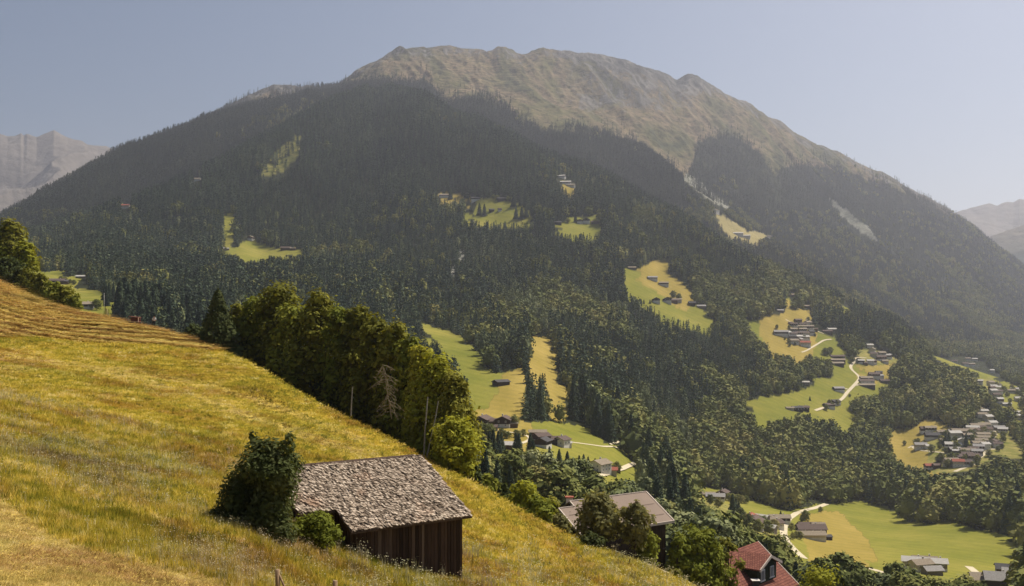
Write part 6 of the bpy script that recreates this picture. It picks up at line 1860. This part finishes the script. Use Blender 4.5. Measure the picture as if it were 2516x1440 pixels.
def umbel(seed, m):
    V, Fq = tuft(seed, 8, 0.3, 0.3, 0.02)
    g_ = np.random.default_rng(seed)
    C = np.stack([g_.uniform(-.4, .4, 9), g_.uniform(-.4, .4, 9), g_.uniform(.75, 1.05, 9)], 1)
    lq = leafquads(C, np.tile([0, 0, 1.0], (9, 1)), 0.10, g_, 0.3, 1.1)
    return np_mesh("seed_heads", np.concatenate([V, lq[0]]), np.concatenate([Fq, lq[1] + len(V)]), m)
def ringpts(y0, y1, ratio, seed, umin=-0.56, umax=0.42):
    g_ = np.random.default_rng(seed)
    nr = int(math.log(y1 / y0) / ratio); nu = int((umax - umin) / ratio)
    k, j = np.meshgrid(np.arange(nr), np.arange(nu), indexing='ij')
    yy = y0 * np.exp((k.ravel() + g_.uniform(-.5, .5, k.size)) * ratio); uu = umin + (j.ravel() + g_.uniform(-.5, .5, j.size)) * ratio
    xx = uu * yy
    cr = np.interp(uu, U, R_CREST)
    kk = (yy < cr + 1.2)
    xx, yy = xx[kk], yy[kk]
    zz = samp(Z, xx, yy)
    ppx, ppy = topix(xx, yy, zz)
    vv = (ppy < 1500) & (ppx < 1850)
    return xx[vv], yy[vv], zz[vv], ppx[vv], ppy[vv], g_
X_, Y_, Z_, PX_, PY_, g = ringpts(17, 205, 0.0046, 501)
mm, upz = mown_mask(X_, Y_)
# keep grass out of the buildings
inb = np.zeros(len(X_), bool)
rx, ry = X_ - ridge_r.x, Y_ - ridge_r.y
bs = rx * bd_.x + ry * bd_.y; bt = rx * bn_.x + ry * bn_.y
inb = (bs > sL + 0.3) & (bs < sR - 0.3) & (bt > -W1 + 0.3) & (bt < W1 - 0.3) & ~((bs < sN + 0.3) & (bt > W2 - 0.3))
tall = (~inb) & (g.uniform(0, 1, len(X_)) > mm)
mown = (~inb) & ~tall
def em(name, label, sel, hfun, meshes, wf=1.0):
    n = int(sel.sum())
    h = hfun(n)
    gap = Y_[sel] * 0.0046
    wdt = np.maximum(gap * 1.9, 0.16) * wf * g.uniform(0.8, 1.3, n)
    P = np.stack([X_[sel], Y_[sel], Z_[sel] - 0.02], 1)
    scatter(name, label, "grass", P, g.uniform(0, 6.28, n), np.stack([wdt, wdt, h], 1), g.integers(0, len(meshes), n), meshes)
pat = fbm(X_ / 9, Y_ / 9, 503, 3)
em("tall_meadow_grass", "tall golden green grass of the uncut meadow", tall, lambda n: g.uniform(0.16, 0.38, n) * (1 + 0.5 * pat[tall]), tuft_set(5, G_tall, 16, 0.55, 0.55, 0.035, 510))
em("mown_grass", "short cut grass and loose hay on the mown strips", mown, lambda n: g.uniform(0.05, 0.16, n), tuft_set(4, G_mown, 14, 0.6, 0.9, 0.04, 520))
ff_ = fbm(X_ / 5, Y_ / 5, 505, 3)
fl = tall & (PY_ > 930) & (PX_ < 900 + 0 * PX_) & (PY_ > 900 + 0.16 * PX_) & (g.uniform(0, 1, len(X_)) < np.clip(0.16 + 0.65 * ff_, 0.02, 0.5)) & (Y_ < 75)
em("meadow_flowers", "pale seed heads and white flowers in the lower meadow", fl, lambda n: g.uniform(0.35, 0.62, n), [umbel(530 + i, G_seed) for i in range(3)], 0.9)
fl2 = tall & (PX_ > 850) & (PY_ > 1340) & (g.uniform(0, 1, len(X_)) < 0.10)
em("barn_weeds", "taller weeds with pale flower heads round the barn", fl2, lambda n: g.uniform(0.5, 1.0, n), [umbel(540 + i, G_seed) for i in range(3)], 1.2)
# raked rows of hay on the upper mown strip
X_, Y_, Z_, PX_, PY_, g = ringpts(95, 205, 0.0030, 601, -0.56, -0.22)
mm, upz = mown_mask(X_, Y_)
rwm = rows_mask(X_, Y_)
hay = (upz > 0.4) & (PX_ < 560) & (rwm < 0.16 + 0.10 * fbm(X_ / 3, Y_ / 3, 603, 2))
em("hay_rows", "raked rows of hay drying on the upper mown strip", hay, lambda n: g.uniform(0.05, 0.17, n), tuft_set(3, G_hay, 14, 0.7, 1.1, 0.05, 610), 1.6)
# ------------------------------------------------------------------ air
bm = bmesh.new()
bmesh.ops.create_cube(bm, size=1.0)
zlo = float(min(Z.min(), (HZ - 1500) / F * 400)) - 60
for v in bm.verts:
    v.co = Vector((v.co.x * 22000, 7000 + v.co.y * 14600, (zlo + 1640) / 2 + v.co.z * (1640 - zlo)))
me = bpy.data.meshes.new("haze"); bm.to_mesh(me); bm.free()
mh = bpy.data.materials.new("haze_air"); mh.use_nodes = True
nt = mh.node_tree
nt.nodes.remove(nt.nodes["Principled BSDF"])
pv = nd(nt, "ShaderNodeVolumePrincipled")
pv.inputs["Color"].default_value = (0.82, 0.85, 0.97, 1)
pv.inputs["Density"].default_value = HAZE_DENSITY
pv.inputs["Anisotropy"].default_value = 0.5
nt.links.new(pv.outputs[0], nt.nodes["Material Output"].inputs["Volume"])
me.materials.append(mh)
tag(link(bpy.data.objects.new("haze", me)), "thin blue summer haze filling the valley", "haze", kind="stuff")
